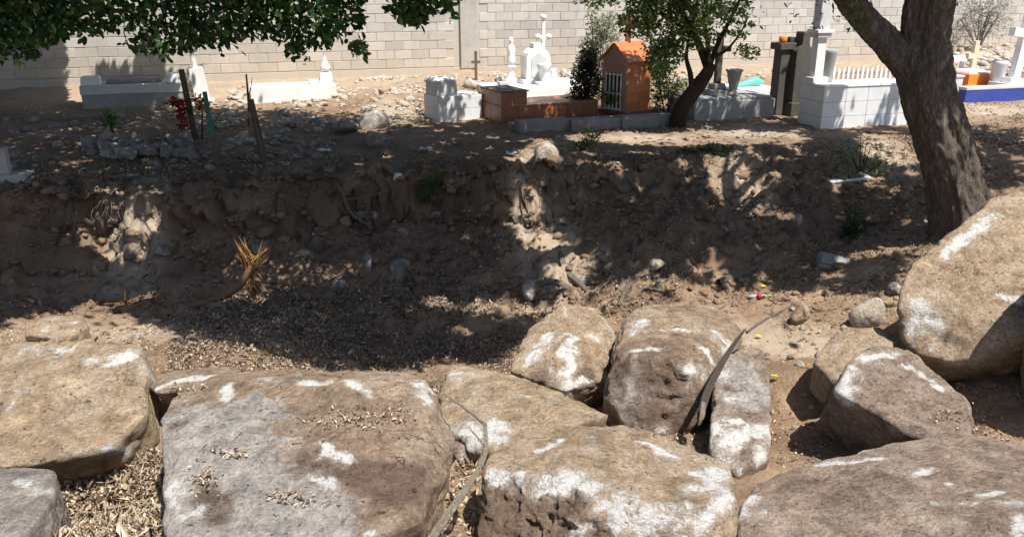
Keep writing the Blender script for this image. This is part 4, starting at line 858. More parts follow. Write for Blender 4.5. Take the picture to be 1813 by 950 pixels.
def clumped(n, c, r, nc=60, sg=.35):
    cc = ellipsoid(nc, c, r); return cc[R.integers(0, nc, n)] + R.normal(size=(n, 3)) * sg
def limbs(parent, base, c, r, n, mat, r0=.12, seed=0):
    rr = np.random.default_rng(seed)
    for k in range(n):
        e = ellipsoid(1, c, np.array(r) * .8)[0]; b = np.array(base, float); m = b + (e - b) * .5 + np.array([0, 0, .35 * rr.random()]) + rr.normal(size=3) * .15
        if e[2] < H + .5: e[2] = H + .6
        tube('limb', [b, b + (m - b) * .5 + rr.normal(size=3) * .06, m, e], [r0, r0 * .75, r0 * .5, r0 * .12], M[mat], parent, rings=14, seg=8, bump=.006, bs=12, seed=seed + k)

# right-hand tree
g = G(1705, 425)
t = empty('tree', (0, 0, 0), 0, 'big rough-barked leaning tree with a forked trunk at right', 'tree')
Yt = g[1] + .15
path = [g + np.array([.06, .15, -.5]), at(1712, 418, Yt), at(1696, 345, Yt), at(1678, 262, Yt), at(1650, 180, Yt), at(1638, 110, Yt), at(1642, 40, Yt), at(1652, -70, Yt - .1), at(1672, -260, Yt - .3)]
tube('trunk', path, [.62, .42, .295, .275, .265, .272, .235, .215, .19], M['bark'], t, rings=190, seg=150, bump=.04, bs=17, seed=5)
lp = [at(1630, 150, Yt), at(1592, 100, Yt), at(1548, 52, Yt), at(1500, -8, Yt - .05), at(1430, -110, Yt - .25), at(1330, -230, Yt - .6)]
tube('limb', lp, [.17, .162, .14, .125, .11, .085], M['bark'], t, rings=110, seg=90, bump=.03, bs=18, seed=8)
C1, R1 = (3.0, 8.5, 5.3), (6.2, 4.4, 1.9)
limbs(t, lp[-1], (.2, 7.4, 5.0), (2.6, 2.2, 1.2), 7, 'bark', .085, 3); limbs(t, path[-1], (3.4, 8.4, 5.6), (2.6, 2.4, 1.2), 8, 'bark', .14, 4); limbs(t, path[-1], (6.4, 11.4, 4.8), (2, 1.8, .8), 4, 'bark', .1, 5)
P = np.concatenate([ellipsoid(46000, C1, R1), clumped(20000, C1, R1, 100, .4), ellipsoid(12000, (-1.4, 6.6, 5.0), (3.6, 2.4, 1.2)), ellipsoid(9000, (6.4, 11.6, 4.8), (2.6, 2.2, 1.0)), ellipsoid(9000, (9.2, 10.6, 4.8), (2.6, 2.4, 1.0))]); P = P[P[:, 2] > H + .45]; P = P[shadow_keep(P)]
leafmesh('crown', P, R.uniform(.11, .2, len(P)), 'leafolive', t, wide=1.15)
# light green sprays hanging by the fork
def spray(parent, px, py, Yv, n, spread, size, mat, name='leaf_spray', wide=1., dirs=None):
    c = at(px, py, Yv); k = spx(c); pos = c + R.normal(size=(n, 3)) * np.array([spread[0] * k, .12, spread[1] * k]); leafmesh(name, pos, R.uniform(.7, 1.2, n) * size, mat, parent, flat=.25, wide=wide)
spray(t, 1500, 8, Yt - .2, 70, (16, 14), .07, 'leafbright', wide=.7); spray(t, 1520, 34, Yt - .2, 36, (9, 12), .07, 'leafbright', wide=.7); spray(t, 1665, 16, Yt - .45, 16, (14, 8), .06, 'leafbright', wide=.7)
for px, py in ((1403, 24), (1448, 40), (1342, 12), (1460, 8)): spray(t, px, py, Yt - .1, 8, (5, 8), .06, 'leafolive', wide=.7)

# left-hand tree hanging into view
t = empty('tree', (0, 0, 0), 0, 'dark leafy tree hanging over the top left', 'tree')
b = np.array([-7.6, 8.6, -.05])
tube('trunk', [b - [0, 0, .4], b + [.05, 0, .9], b + [.2, -.1, 2.2], b + [.6, -.2, 3.4]], [.34, .27, .23, .17], M['bark'], t, rings=50, seg=40, bump=.025, bs=11, seed=2)
C2, R2 = (-4.0, 9.9, 4.7), (5.2, 4.4, 2.0)
limbs(t, b + np.array([.5, -.2, 3.3]), C2, R2, 10, 'bark', .12, 9)
P = np.concatenate([ellipsoid(34000, C2, R2), clumped(12000, C2, R2, 70, .4)]); P = P[P[:, 2] > H + .3]; P = P[shadow_keep(P)]
leafmesh('crown', P, R.uniform(.12, .19, len(P)), 'leafdark', t, wide=1.2)
OUT = [(-250, 130), (0, 112), (60, 98), (110, 70), (160, 62), (205, 72), (240, 92), (268, 105), (295, 108), (318, 98), (345, 88), (380, 92), (405, 98), (432, 100), (450, 70), (480, 66), (505, 80), (522, 138), (540, 140), (552, 96), (585, 100), (620, 108), (645, 98), (652, 40), (690, 34), (730, 48), (745, 46), (760, 20), (800, 36), (812, 0), (830, -60)]
ox = np.array([q[0] for q in OUT]); oy = np.array([q[1] for q in OUT])
n = 19000; pxs = R.uniform(-250, 825, n); lim = np.interp(pxs, ox, oy) + 8 * vnoise(np.c_[pxs / 14, pxs * 0, pxs * 0], 5)
pys = lim - 4 - R.random(n) ** 1.0 * (lim + 130); Ys = R.uniform(8.1, 9.9, n)
hole = 1.25 * vnoise(np.c_[pxs / 38, pys / 30, Ys * .35], 77) + .6 * vnoise(np.c_[pxs / 17, pys / 15, Ys * .5], 78)
edgeq = np.clip((lim - pys) / 60, 0, 1); keep = hole > .06 - 1.0 * edgeq - .5 * (pxs < 180)
pos = np.array([at(a, b_, c) for a, b_, c in zip(pxs[keep], pys[keep], Ys[keep])])
for p_, r_ in SUNNY:
    if p_[1] > 8.4 and p_[2] < .4: pos = pos[sunline(pos, p_) > r_ + .05]
drop = np.tile(np.array([.25, -.15, -.55]), (len(pos), 1))
leafmesh('hanging_leaves', pos, R.uniform(.055, .11, len(pos)), 'leafhang', t, flat=.3, wide=1.2, dirs=drop + R.normal(size=(len(pos), 3)) * .8)
for k, (a, lo) in enumerate(((60, 80), (190, 55), (300, 95), (420, 80), (530, 125), (610, 90), (700, 25), (560, 60), (785, 20))):
    top_ = at(a - 60, -160, 9.0); e_ = at(a, lo - 34, 9.0); tube('twig', [top_, top_ * .6 + e_ * .4 + np.array([.02, 0, .05]), e_ * .85 + top_ * .15, e_], [.028, .018, .01, .004], M['darkbark'], t, rings=14, seg=6)

# tree beyond the left edge, shading the wall
t = empty('tree', (0, 0, 0), 0, 'shade tree standing out of view past the left edge by the wall', 'tree')
b = np.array([-12.2, 14.2, 0]); tube('trunk', [b - [0, 0, .3], b + [.1, 0, 1.5], b + [.5, 0, 3.2]], [.3, .24, .18], M['bark'], t, rings=30, seg=24, bump=.02, bs=11, seed=12)
C3, R3 = (-9.3, 15.0, 5.0), (4.6, 4.2, 1.9); limbs(t, b + np.array([.5, 0, 3.1]), C3, R3, 8, 'bark', .12, 19)
P = np.concatenate([ellipsoid(12000, (-9.3, 16.6, 4.3), (2.6, 1.9, 1.4)), ellipsoid(40000, C3, R3), clumped(8000, C3, R3, 50, .4)]); P = P[P[:, 2] > H + .4]; P = P[shadow_keep(P, .0, False)]
leafmesh('crown', P, R.uniform(.13, .21, len(P)), 'leafdark', t, wide=1.2)

# small forked tree among the graves
g = G(1198, 226); Yv = g[1] + .05
t = empty('small_tree', (0, 0, 0), 0, 'small dark leaning tree with bare forks between chapel tomb and stone cross', 'tree')
s = spx(g)
tr = [g - [0, 0, .2], at(1204, 200, Yv), at(1226, 165, Yv), at(1250, 132, Yv), at(1258, 112, Yv)]
tube('trunk', tr, [15 * s, 13 * s, 12 * s, 11 * s, 9 * s], M['darkbark'], t, rings=40, seg=24, bump=.012, bs=22, seed=6)
for pts, r in (([(1254, 122), (1238, 80), (1222, 48), (1205, 15), (1190, -40)], 8), ([(1256, 115), (1252, 70), (1246, 30), (1250, -30)], 5), ([(1258, 112), (1272, 75), (1290, 40), (1312, -5), (1330, -50)], 5), ([(1226, 165), (1222, 130), (1215, 100), (1222, 60)], 6), ([(1238, 80), (1216, 55), (1180, 30), (1150, 0)], 4), ([(1262, 100), (1285, 90), (1310, 60), (1325, 30)], 3), ([(1222, 48), (1232, 20), (1236, -20)], 3)):
    tube('branch', [at(a, b_, Yv + R.uniform(-.05, .05)) for a, b_ in pts], [r * s * k for k in np.linspace(1, .35, len(pts))], M['darkbark'], t, rings=18, seg=8, bump=.004, bs=20)
def cloud(parent, name, blobs, n, size, mat, Yv, dY=.5, wide=1., flat=.4):
    pos = []
    tot = sum(b_[2] * b_[3] for b_ in blobs)
    for (cx, cy, rx, ry) in blobs:
        m = int(n * rx * ry / tot) + 1; d = R.normal(size=(m, 3)); d /= np.linalg.norm(d, axis=1)[:, None]; d *= (R.random(m) ** .4)[:, None]
        c = at(cx, cy, Yv); k = spx(c); pos.append(c + d * np.array([rx * k, dY, ry * k]))
    pos = np.concatenate(pos); q = vnoise(pos * 4.5, 3) > -.32; pos = pos[q]
    return leafmesh(name, pos, R.uniform(.7, 1.3, len(pos)) * size, mat, parent, flat=flat, wide=wide)
cloud(t, 'crown', [(1060, -2, 45, 14), (1150, 14, 40, 30), (1190, 35, 50, 45), (1235, 20, 60, 32), (1180, 90, 30, 34), (1310, 20, 16, 30), (1320, 92, 24, 14), (1300, 60, 18, 10), (1160, -40, 120, 50), (1290, -40, 60, 40), (1330, 42, 12, 6), (1160, 70, 26, 40), (1165, 110, 24, 36), (1125, 35, 34, 34), (1195, 70, 28, 42), (1235, 55, 34, 34), (1275, 25, 30, 26)], 11500, .08, 'leafmid', Yv, .6)
C4, R4 = (2.2, 12.6, 4.2), (4.6, 2.8, 1.2)
P = np.concatenate([ellipsoid(9000, C4, R4), clumped(6000, C4, R4, 50, .35)]); P = P[P[:, 2] > H + .3]; P = P[shadow_keep(P)]
leafmesh('upper_crown', P, R.uniform(.1, .16, len(P)), 'leafolive', t); limbs(t, at(1205, 0, Yv), C4, R4, 6, 'darkbark', .05, 31); limbs(t, at(1312, -5, Yv), C4, R4, 4, 'darkbark', .04, 32)
# shrubs
def shrub(name, px, py, label, blobs, n, size, mat, dY=.35, wide=1., stems=5, cat='shrub', smat='darkbark', flat=.4, off=.1):
    g = G(px, py); e_ = empty(name, (0, 0, 0), 0, label, cat); Yv = g[1] + off; cloud(e_, 'foliage', blobs, n, size, mat, Yv, dY, wide, flat); s = spx(g)
    for k in range(stems):
        bl = blobs[k % len(blobs)]; tp = at(bl[0] + random.uniform(-.5, .5) * bl[2], bl[1] - random.uniform(-.3, .8) * bl[3], Yv + random.uniform(-.5, .5) * dY)
        a = g + np.array([random.uniform(-3, 3) * s, .1, -.03]); tube('stem', [a, a * .5 + tp * .5 + np.array([0, 0, .03]), tp], [1.5 * s, 1.1 * s, .5 * s], M[smat], e_, rings=8, seg=6)
    return e_
shrub('cypress', 1042, 205, 'dark slim cypress bush left of the orange chapel tomb', [(1042, 105, 18, 30), (1038, 140, 28, 42), (1036, 178, 32, 32)], 2600, .1, 'leafcypress', .25, .55)
shrub('shrub', 1058, 170, 'silvery grey-green shrub rising behind the cypress', [(1058, 45, 32, 30), (1050, 80, 28, 38), (1080, 60, 22, 40), (1045, 110, 20, 30)], 2000, .09, 'leafsilver', .4, .8, off=1.3)
shrub('shrub', 1182, 208, 'dark green bush behind the leaning trunk of the small tree', [(1175, 150, 26, 40), (1190, 185, 22, 22), (1165, 110, 20, 34), (1205, 160, 14, 26), (1165, 185, 16, 20)], 2400, .08, 'leafmid', .3, .8, off=.6)
shrub('flower_bush', 1082, 202, 'small bush with orange flowers at the chapel tomb door', [(1080, 178, 22, 16), (1098, 165, 12, 22)], 330, .07, 'leafbright', .2, .8, off=-.12)
e_ = bpy.data.objects.get('flower_bush'); spray(e_, 1088, 180, G(1082, 202)[1] - .3, 26, (9, 8), .06, 'petalorange', 'blossoms')
shrub('shrub', 1735, 88, 'dry grey leafless-looking shrub against the wall at right', [(1730, 40, 36, 34), (1765, 35, 30, 34), (1705, 55, 16, 30), (1740, 5, 50, 24)], 1500, .12, 'leafdry', .4, .4, stems=16, smat='dryroot')
shrub('shrub', 1800, 60, 'bright green bush in the top right corner', [(1802, 8, 24, 20), (1830, 20, 20, 24)], 420, .11, 'leafdark', .4, 1., off=.3)
shrub('weed', 1030, 268, 'green weed tuft beside the pale stone on the ditch lip', [(1030, 252, 28, 12), (1048, 240, 14, 14)], 300, .07, 'leafbright', .2, .5, cat='weed', stems=6)
shrub('weed', 1250, 276, 'low green weeds spreading on the lip below the small tree', [(1220, 268, 36, 7), (1275, 264, 34, 8)], 420, .06, 'leafdark', .25, .7, cat='weed', stems=3)
shrub('weed', 760, 358, 'green ferny weed hanging on the shaded bank', [(758, 335, 24, 24), (768, 315, 14, 12), (752, 350, 16, 14)], 520, .07, 'leafbright', .18, .35, cat='weed', stems=5, off=-.05)
shrub('weed', 1530, 318, 'sparse leafy weed by the whitewashed plank', [(1540, 265, 30, 20), (1500, 275, 24, 22), (1555, 300, 24, 20), (1520, 250, 26, 12)], 420, .07, 'leafmid', .3, .6, cat='weed', stems=5)
shrub('weed', 1512, 425, 'dark green tuft on the slope beside the concrete block', [(1512, 392, 22, 28), (1505, 412, 18, 14)], 420, .08, 'leafdark', .2, .35, cat='weed', stems=6)
shrub('weed', 195, 240, 'small green plant behind the stone-heaped grave', [(195, 210, 16, 16)], 130, .08, 'leafbright', .2, .8, cat='weed', stems=3)
# flowers on the posts
def flowers(name, px, py, label, blobs, mat, n):
    g = G(px, py); e_ = empty(name, (0, 0, 0), 0, label, 'flowers'); s = spx(g)
    cloud(e_, 'petals', blobs, n, .07, mat, g[1] - .12, .1, 1.4); cloud(e_, 'greenery', blobs, n // 3, .09, 'leafdark', g[1] - .08, .1, .8)
    tube('stem', [g, at(px, blobs[0][1], g[1] - .1)], [.012, .008], M['darkbark'], e_, rings=6, seg=6)
flowers('flower_wreath', 322, 248, 'drooping bunch of dark red flowers left of the wooden post', [(320, 195, 12, 20), (325, 225, 9, 18), (312, 180, 18, 7)], 'petalred', 170)
flowers('flower_wreath', 358, 246, 'bunch of orange flowers on the right of the wooden post', [(360, 186, 11, 12), (350, 178, 8, 8)], 'petalorange', 90)
flowers('flower_wreath', 890, 152, 'white flowers left of the arched monument', [(893, 140, 20, 8), (915, 145, 10, 6)], 'petalwhite', 120)
flowers('flower_wreath', 1000, 150, 'white flowers between arched monument and cypress', [(1000, 135, 16, 12)], 'petalwhite', 110)

# ------------------------------------------------------------------ ditch things
t = empty('dead_palm_frond', (0, 0, 0), 0, 'dead root-like palm stalk with a torn orange end in the ditch', 'frond')
Yf = G(330, 545)[1] - .22
pth = [at(205, 545, Yf - .1), at(255, 540, Yf), at(310, 545, Yf), at(375, 532, Yf), at(420, 508, Yf), at(447, 470, Yf)]
V, Q = tube_data(pth, [.022, .035, .03, .03, .034, .03], 60, 14, .03, 16, 4); mesh('stalk', V, Q, M['frond'], t, smooth=True)
def splinter(a, e0, w):
    d = e0 - a; L = np.linalg.norm(d); side = np.array([.9, .2, 0]) + R.normal(size=3) * .3; side -= d * (side @ d) / (L * L); side /= np.linalg.norm(side)
    nrm = np.cross(d / L, side); V = []
    for k, f in ((0, 1.), (.35, 1.1), (.7, .6), (1., .06)):
        c = a + d * k + nrm * .05 * math.sin(k * 3) * w * 10 + R.normal(size=3) * .006
        for u, vv in ((-1, 0), (0, .35), (1, 0), (0, -.35)): V.append(c + side * u * w * f + nrm * vv * w * f)
    return np.array(V), np.concatenate([np.array([[i * 4 + j, i * 4 + (j + 1) % 4, i * 4 + 4 + (j + 1) % 4, i * 4 + 4 + j] for j in range(4)]) for i in range(3)])
fib = []
for i in range(190):
    r_ = random.random(); a = at(447 + random.gauss(0, 5), 484 + random.gauss(0, 12), Yf)
    if r_ < .42: f_ = random.random(); e0 = at(446 - 26 * f_ + random.gauss(0, 4), 470 - 46 * f_ + random.gauss(0, 5), Yf)
    elif r_ < .75: f_ = random.random(); e0 = at(452 + 20 * f_ + random.gauss(0, 4), 472 - 40 * f_ + random.gauss(0, 5), Yf)
    else: e0 = at(454 + random.gauss(0, 7), 515 + random.uniform(-20, 20), Yf)
    fib.append(splinter(a, e0 + R.normal(size=3) * .02, random.choice([.003, .004, .006, .008, .016])))
V, Q = join(fib); o = mesh('torn_fibres', V, Q, M['fibre'], t, attrs={'rnd': np.repeat(R.random(len(fib)), 16)}); o['kind'] = 'stuff'
fib = []
for i in range(40):
    a = at(random.uniform(205, 300), random.uniform(530, 548), Yf - .05); fib.append(splinter(a, a + R.normal(size=3) * np.array([.12, .06, .05]) + np.array([0, 0, .02]), random.uniform(.004, .016)))
V, Q = join(fib); o = mesh('frayed_base', V, Q, M['fibre'], t, attrs={'rnd': np.repeat(R.random(len(fib)), 16)}); o['kind'] = 'stuff'

def lay(name, pts, rad, mat, label, cat, lift=.02, rings=24, seg=8, twigs=()):
    """a stick lying on the ground below the given pixels"""
    e_ = empty(name, (0, 0, 0), 0, label, cat); P = [G(a, b_) + np.array([0, -.03, lift]) for a, b_ in pts]; s = spx(P[0])
    tube('stem', P, [r * s for r in rad], M[mat], e_, rings=rings, seg=seg, bump=.004, bs=25)
    for tw in twigs: tube('twig', [G(a, b_) + np.array([0, -.05, lift + .02]) for a, b_ in tw], [1.6 * s, 1.2 * s, .8 * s][:len(tw)] + [.6 * s] * (len(tw) - 3), M[mat], e_, rings=12, seg=6)
    return e_
lay('branch', [(1270, 505), (1300, 494), (1335, 478), (1365, 450), (1400, 410)], [6, 8, 4, 3, 1.5], 'dryroot', 'forked grey dead branch lying on the slope right of the roots', 'branch', .05, twigs=[[(1300, 494), (1325, 492), (1345, 490)]])
lay('branch', [(1085, 300), (1110, 320), (1130, 345), (1148, 380)], [2.5, 2.5, 2, 1.2], 'dryroot', 'thin curved twig hanging down the bank below the small tree', 'twig', .05)
lay('branch', [(575, 305), (605, 345), (622, 385), (660, 412)], [2.5, 3, 2.5, 1.5], 'dryroot', 'bare branching twig on the shaded bank left of the ferny weed', 'twig', .08, twigs=[[(608, 348), (640, 340), (665, 330)], [(615, 365), (650, 358), (690, 350)], [(622, 385), (650, 395), (675, 398)]])
lay('root', [(990, 440), (1000, 480), (1025, 505), (1048, 528)], [4, 6, 5, 3], 'dryroot', 'pale root curving down the sunlit cut of the bank', 'root', .04)
lay('root', [(1165, 470), (1130, 495), (1110, 515), (1095, 545)], [4, 5, 5, 3], 'dryroot', 'thick pale root behind the pyramid-shaped boulder', 'root', .04, twigs=[[(1130, 495), (1160, 490), (1200, 485)]])
lay('root', [(935, 515), (975, 500), (1010, 515), (1040, 530)], [4, 6, 5, 2], 'dryroot', 'grey log-like root at the foot of the bank', 'root', .03)
lay('root', [(1180, 520), (1140, 512), (1120, 530), (1090, 540)], [3, 4, 4, 2], 'dryroot', 'short pale root just above the bulky brown boulder', 'root', .03)
lay('branch', [(1125, 430), (1120, 460), (1112, 480)], [5, 4, 2], 'dryroot', 'broken pale stump of root sticking from the bank', 'root', .06)
# long bent dry stalk in the foreground
t = empty('dry_stalk', (0, 0, 0), 0, 'long bent dry plant stalk lying between the boulders at bottom', 'stalk')
tube('stem', [at(755, 965, 3.12), at(790, 915, 3.3), at(828, 860, 3.5), at(848, 828, 3.62), at(860, 795, 3.75), at(858, 748, 3.95)], [.02, .019, .017, .014, .012, .009], M['drystick'], t, rings=40, seg=10, bump=.002, bs=30)
tube('upper_stem', [at(860, 752, 3.93), at(832, 728, 4.1), at(788, 698, 4.35)], [.009, .008, .005], M['drystick'], t, rings=14, seg=8); tube('twig', [at(860, 790, 3.77), at(838, 765, 3.9), at(830, 755, 3.95)], [.006, .005, .003], M['drystick'], t, rings=8, seg=6); tube('twig', [at(812, 710, 4.25), at(825, 690, 4.35), at(832, 672, 4.4)], [.004, .003, .002], M['drystick'], t, rings=8, seg=6)
# dark curled bark strip and its twig
t = empty('bark_strip', (0, 0, 0), 0, 'dark curled strip of bark leaning between two boulders', 'bark')
cl = spline([np.r_[at(1320, 582, 6.0), .012], np.r_[at(1298, 610, 5.85), .024], np.r_[at(1272, 652, 5.6), .034], np.r_[at(1252, 692, 5.4), .034], np.r_[at(1242, 728, 5.22), .026], np.r_[at(1238, 752, 5.15), .012]], 40)
V = []; 
for p in cl:
    for a in np.linspace(-1, 1, 7): V.append(p[:3] + np.array([a * p[3] * .9, -a * a * p[3] * .3 - a * p[3] * .25, a * p[3] * .35 + .012 * math.sin(a * 9)]))
V = np.array(V); n = len(V); Q = [(i * 7 + j, i * 7 + j + 1, i * 7 + j + 8, i * 7 + j + 7) for i in range(39) for j in range(6)]
V2 = V + np.array([0, .014, -.006]); Q2 = [tuple(q + n for q in f[::-1]) for f in Q]; rim = [(i * 7, (i + 1) * 7, (i + 1) * 7 + n, i * 7 + n) for i in range(39)] + [((i + 1) * 7 + 6, i * 7 + 6, i * 7 + 6 + n, (i + 1) * 7 + 6 + n) for i in range(39)]
mesh('strip', np.concatenate([V, V2]), Q + Q2 + rim, M['barkstrip'], t, smooth=True)
tube('torn_end', [at(1245, 712, 5.2), at(1243, 735, 5.12), at(1236, 752, 5.1)], [.016, .02, .004], M['drystick'], t, rings=8, seg=6)
tube('twig', [at(1322, 588, 5.98), at(1350, 568, 6.2), at(1380, 552, 6.4), at(1410, 536, 6.6)], [.011, .01, .009, .006], M['dryroot'], t, rings=14, seg=7)
# litter people left
g = G(1342, 530); t = empty('plastic_bottle', g + np.array([0, 0, .04]), .1, 'flattened clear bottle with a red cap on the bare dirt', 'bottle'); s = spx(g)
lathe('body', [(.0, -.13), (.022, -.125), (.026, -.06), (.022, -.02), (.026, .03), (.02, .08), (.01, .1)], M['greyplastic'], t, n=14).rotation_euler = (0, math.pi / 2, 0)
lathe('cap', [(.0, -.02), (.028, -.02), (.03, 0), (.022, .02), (0, .025)], M['redplastic'], t, (.0, -.03, .02), 12); box('label', (.12, 0, .0), (.05, .015, .01), M['greenplastic'], t, .003)
g = G(705, 318); t = empty('crushed_carton', g, .3, 'crushed white and red carton on the lip beside the ferny weed', 'litter'); s = spx(g)
box('carton', (0, 0, 0), (20 * s, .1, 12 * s), M['lightgrey'], t, .02, .6); box('red_panel', (.05, -.055, .01), (8 * s, .02, 5 * s), M['redplastic'], t, .006)
PL = [('white paper scrap on the ground left of the crushed carton', 575, 270, 22), ('white paper scrap near the pale stone', 905, 276, 18), ('white paper scrap right of the half buried stone', 755, 268, 22), ('white paper scrap in the slope grass by the concrete block', 1478, 462, 18), ('white plastic scrap on the dark bank', 570, 418, 26), ('white scrap beside the tree foot', 1640, 398, 14)]
for lab, a, b_, w in PL:
    g = G(a, b_); s = spx(g); v = np.array([(x_, y_, 0) for x_ in np.linspace(-.5, .5, 6) for y_ in np.linspace(-.5, .5, 5)]) * np.array([w * s, w * s * .8, 1]); v[:, 2] = .03 * vnoise(v * 40 + a, 4) + .05
    o = mesh('paper_scrap', v + g + np.array([0, -.04, .0]), [(i * 5 + j, i * 5 + j + 1, i * 5 + j + 6, i * 5 + j + 5) for i in range(5) for j in range(4)], M['white'], smooth=True); m_ = o.modifiers.new('thickness', 'SOLIDIFY'); m_.thickness = .004; tag(o, lab, 'paper', 'paper scraps')
for k, (a, b_, w, lab) in enumerate(((927, 571, 15, 'yellow fallen leaf at the shade edge left of the pyramid-shaped boulder'), (1344, 598, 16, 'yellow fallen leaf above the narrow grey boulder'), (1370, 670, 20, 'yellow fallen leaf on the dirt right of the narrow grey boulder'), (1432, 650, 12, 'greenish yellow leaf beside the small tan boulder'), (1352, 512, 12, 'yellow leaf on the slope above the bottle'))):
    g = G(a, b_); s = spx(g); V, Q = leaves_data((g + np.array([-w * s / 2, -.03, .05]))[None], w * s * .85, .8, .15, 1.3, dirs=[(1, .1, .1)]); tag(mesh('fallen_leaf', V, Q, M['yellow'], attrs={'rnd': np.full(6, R.random())}), lab, 'leaf', 'yellow fallen leaves')

# ------------------------------------------------------------------ dry leaf litter on the ground
gv = np.c_[x2, y2, z2]; infr = (px_ > -80) & (px_ < 1900) & (py_ > 60) & (py_ < 1000) & (y2 > 2) & (y2 < 25)
dx = np.gradient(xs)[None, :] * np.gradient(ys)[:, None]; area = dx.ravel()
def litter(name, poly, n, size, mat, label, soft=True, curl=.5, flat=.55, lift=.012, nz=0.):
    w = area * infr * inpoly(px_, py_, poly)
    if nz: w = w * np.clip(.35 + nz * fbm(gv * 1.7, 3, 91), .02, 3)
    w = w / w.sum(); k = R.choice(len(w), n, p=w)
    pos = gv[k] + np.c_[R.uniform(-.03, .03, (n, 2)), R.uniform(.3, 1, n) * lift]
    sz = R.uniform(.35, 1.5, n) * size; tw = R.random(n) < .22; wd = np.where(tw, .12, R.uniform(.6, 1.5, n)); sz = np.where(tw, sz * R.uniform(1.5, 3.2, n), sz)
    o = leafmesh(name, pos, sz, mat, None, curl=curl, flat=flat, wide=wd); return tag(o, label, 'leaf litter', None, 'stuff')
litter('leaf_litter', [(330, 560), (420, 530), (560, 490), (760, 480), (960, 540), (930, 660), (760, 700), (300, 700), (300, 620)], 36000, .024, 'litter', 'grey brown dry leaf litter covering the ditch floor', nz=.9, flat=.35, lift=.03)
litter('leaf_litter', [(40, 830), (290, 800), (320, 1000), (20, 1000)], 11000, .03, 'litterpale', 'pale dry leaf pile below the big tan boulder', flat=.2, lift=.07)
litter('leaf_litter', [(0, 290), (600, 270), (950, 285), (1200, 270), (1640, 240), (1813, 200), (1813, 420), (1640, 520), (1300, 530), (1000, 420), (700, 380), (300, 350), (0, 400)], 30000, .024, 'litter', 'scattered brown dry leaves along the lip and the slope below the tree', nz=1.2)
litter('leaf_litter', [(0, 380), (1200, 380), (1200, 560), (0, 560)], 9000, .028, 'litter', 'thin scatter of dry leaves on the shaded bank', nz=1.2)
litter('leaf_litter', [(1060, 470), (1600, 480), (1600, 620), (1480, 820), (1250, 830), (900, 800), (760, 950), (740, 780), (1060, 560)], 7000, .02, 'litterpale', 'fine dry bits on the sunlit dirt between the boulders', nz=1.)
litter('leaf_litter', [(0, 540), (330, 560), (330, 660), (0, 660)], 2500, .018, 'litterpale', 'fine dry bits on the dirt shelf at left', nz=1.)
litter('leaf_litter', [(0, 185), (1813, 150), (1813, 260), (1200, 290), (0, 320)], 9000, .03, 'litterpale', 'dry leaves scattered over the graveyard soil', nz=1.2)
litter('leaf_litter', [(740, 780), (860, 780), (850, 960), (740, 960)], 900, .035, 'litterpale', 'pale dry leaves in the gap under the long stalk', flat=.3)
# dry leaves caught on the big boulder
dg = bpy.context.evaluated_depsgraph_get(); dg.update()
pos = []
for (a, b_, sx, sy, n) in ((640, 745, 70, 16, 150), (360, 850, 26, 22, 50), (420, 805, 30, 10, 30), (520, 885, 50, 10, 40), (1690, 735, 50, 14, 50), (340, 690, 40, 12, 30)):
    for _ in range(n):
        d = Vector(ray(random.gauss(a, sx * .6), random.gauss(b_, sy * .6))).normalized(); ok, loc, nrm, *_r = scn.ray_cast(dg, Vector((0, 0, H)), d)
        if ok: pos.append(np.array(loc + nrm * .012))
o = leafmesh('leaf_litter', np.array(pos), R.uniform(.012, .03, len(pos)), 'litterpale', None, curl=.6, flat=.5); tag(o, 'dry leaf crumbs caught in hollows on top of the boulders', 'leaf litter', None, 'stuff')

# ------------------------------------------------------------------ crumbled earth, small rubble, fine roots
LUMP = []
for k in range(5):
    D, Fc = ico(2); rr = np.random.default_rng(300 + k); V = D * (1 + .28 * fbm(D * 1.6 + k * 7, 3, 300 + k, .6))[:, None] * np.array([1, .85, .62]); N = rr.normal(size=(5, 3)); N /= np.linalg.norm(N, axis=1)[:, None]
    for n_ in N: dd = V @ n_ - .62; V = V - np.maximum(dd, 0)[:, None] * n_
    LUMP.append((V, Fc))
def lumps(name, poly, n, size, mat, label, nz=1., lift=.15, steepw=0.):
    w = area * infr * inpoly(px_, py_, poly) * np.clip(.3 + nz * fbm(gv * 1.3 + 4, 3, 97), .02, 3)
    if steepw: w = w * (1 + steepw * bankz * steep)
    w = w / w.sum(); k = R.choice(len(w), n, p=w); V = []; Q = []; o = 0
    sz = size * np.exp(R.normal(size=n) * .5)
    for i in range(n):
        v, f = LUMP[i % 5]; a = R.uniform(0, 6.28); c_, s_ = math.cos(a), math.sin(a); M3 = np.array([[c_, -s_, 0], [s_, c_, 0], [0, 0, 1]])
        V.append(v * np.array([1, R.uniform(.7, 1.1), R.uniform(.7, 1.1)]) @ M3.T * sz[i] + gv[k[i]] + np.array([0, -.2 * sz[i], lift * sz[i]])); Q.append(f + o); o += len(v)
    V = np.concatenate(V); z0 = np.zeros(len(V))
    return tag(mesh(name, V, np.concatenate(Q), M[mat], smooth=False, attrs={'white': z0 + (.25 if mat != 'soil' else 0), 'humus': z0 + .3}), label, 'earth' if mat == 'soil' else 'rubble', None, 'stuff')
lumps('soil_clods', [(0, 300), (1300, 285), (1640, 330), (1600, 520), (1000, 560), (0, 560)], 2000, .032, 'soil', 'crumbled brown earth clods over the ditch bank', steepw=2.)
lumps('soil_clods', [(1060, 470), (1600, 490), (1600, 620), (1480, 830), (1250, 840), (900, 800), (1060, 560)], 900, .014, 'soil', 'small earth crumbs between the boulders', nz=.6)
lumps('soil_clods', [(1640, 680), (1813, 690), (1813, 810), (1640, 800)], 300, .008, 'soil', 'small earth crumbs on the dirt at the right edge', nz=.6)
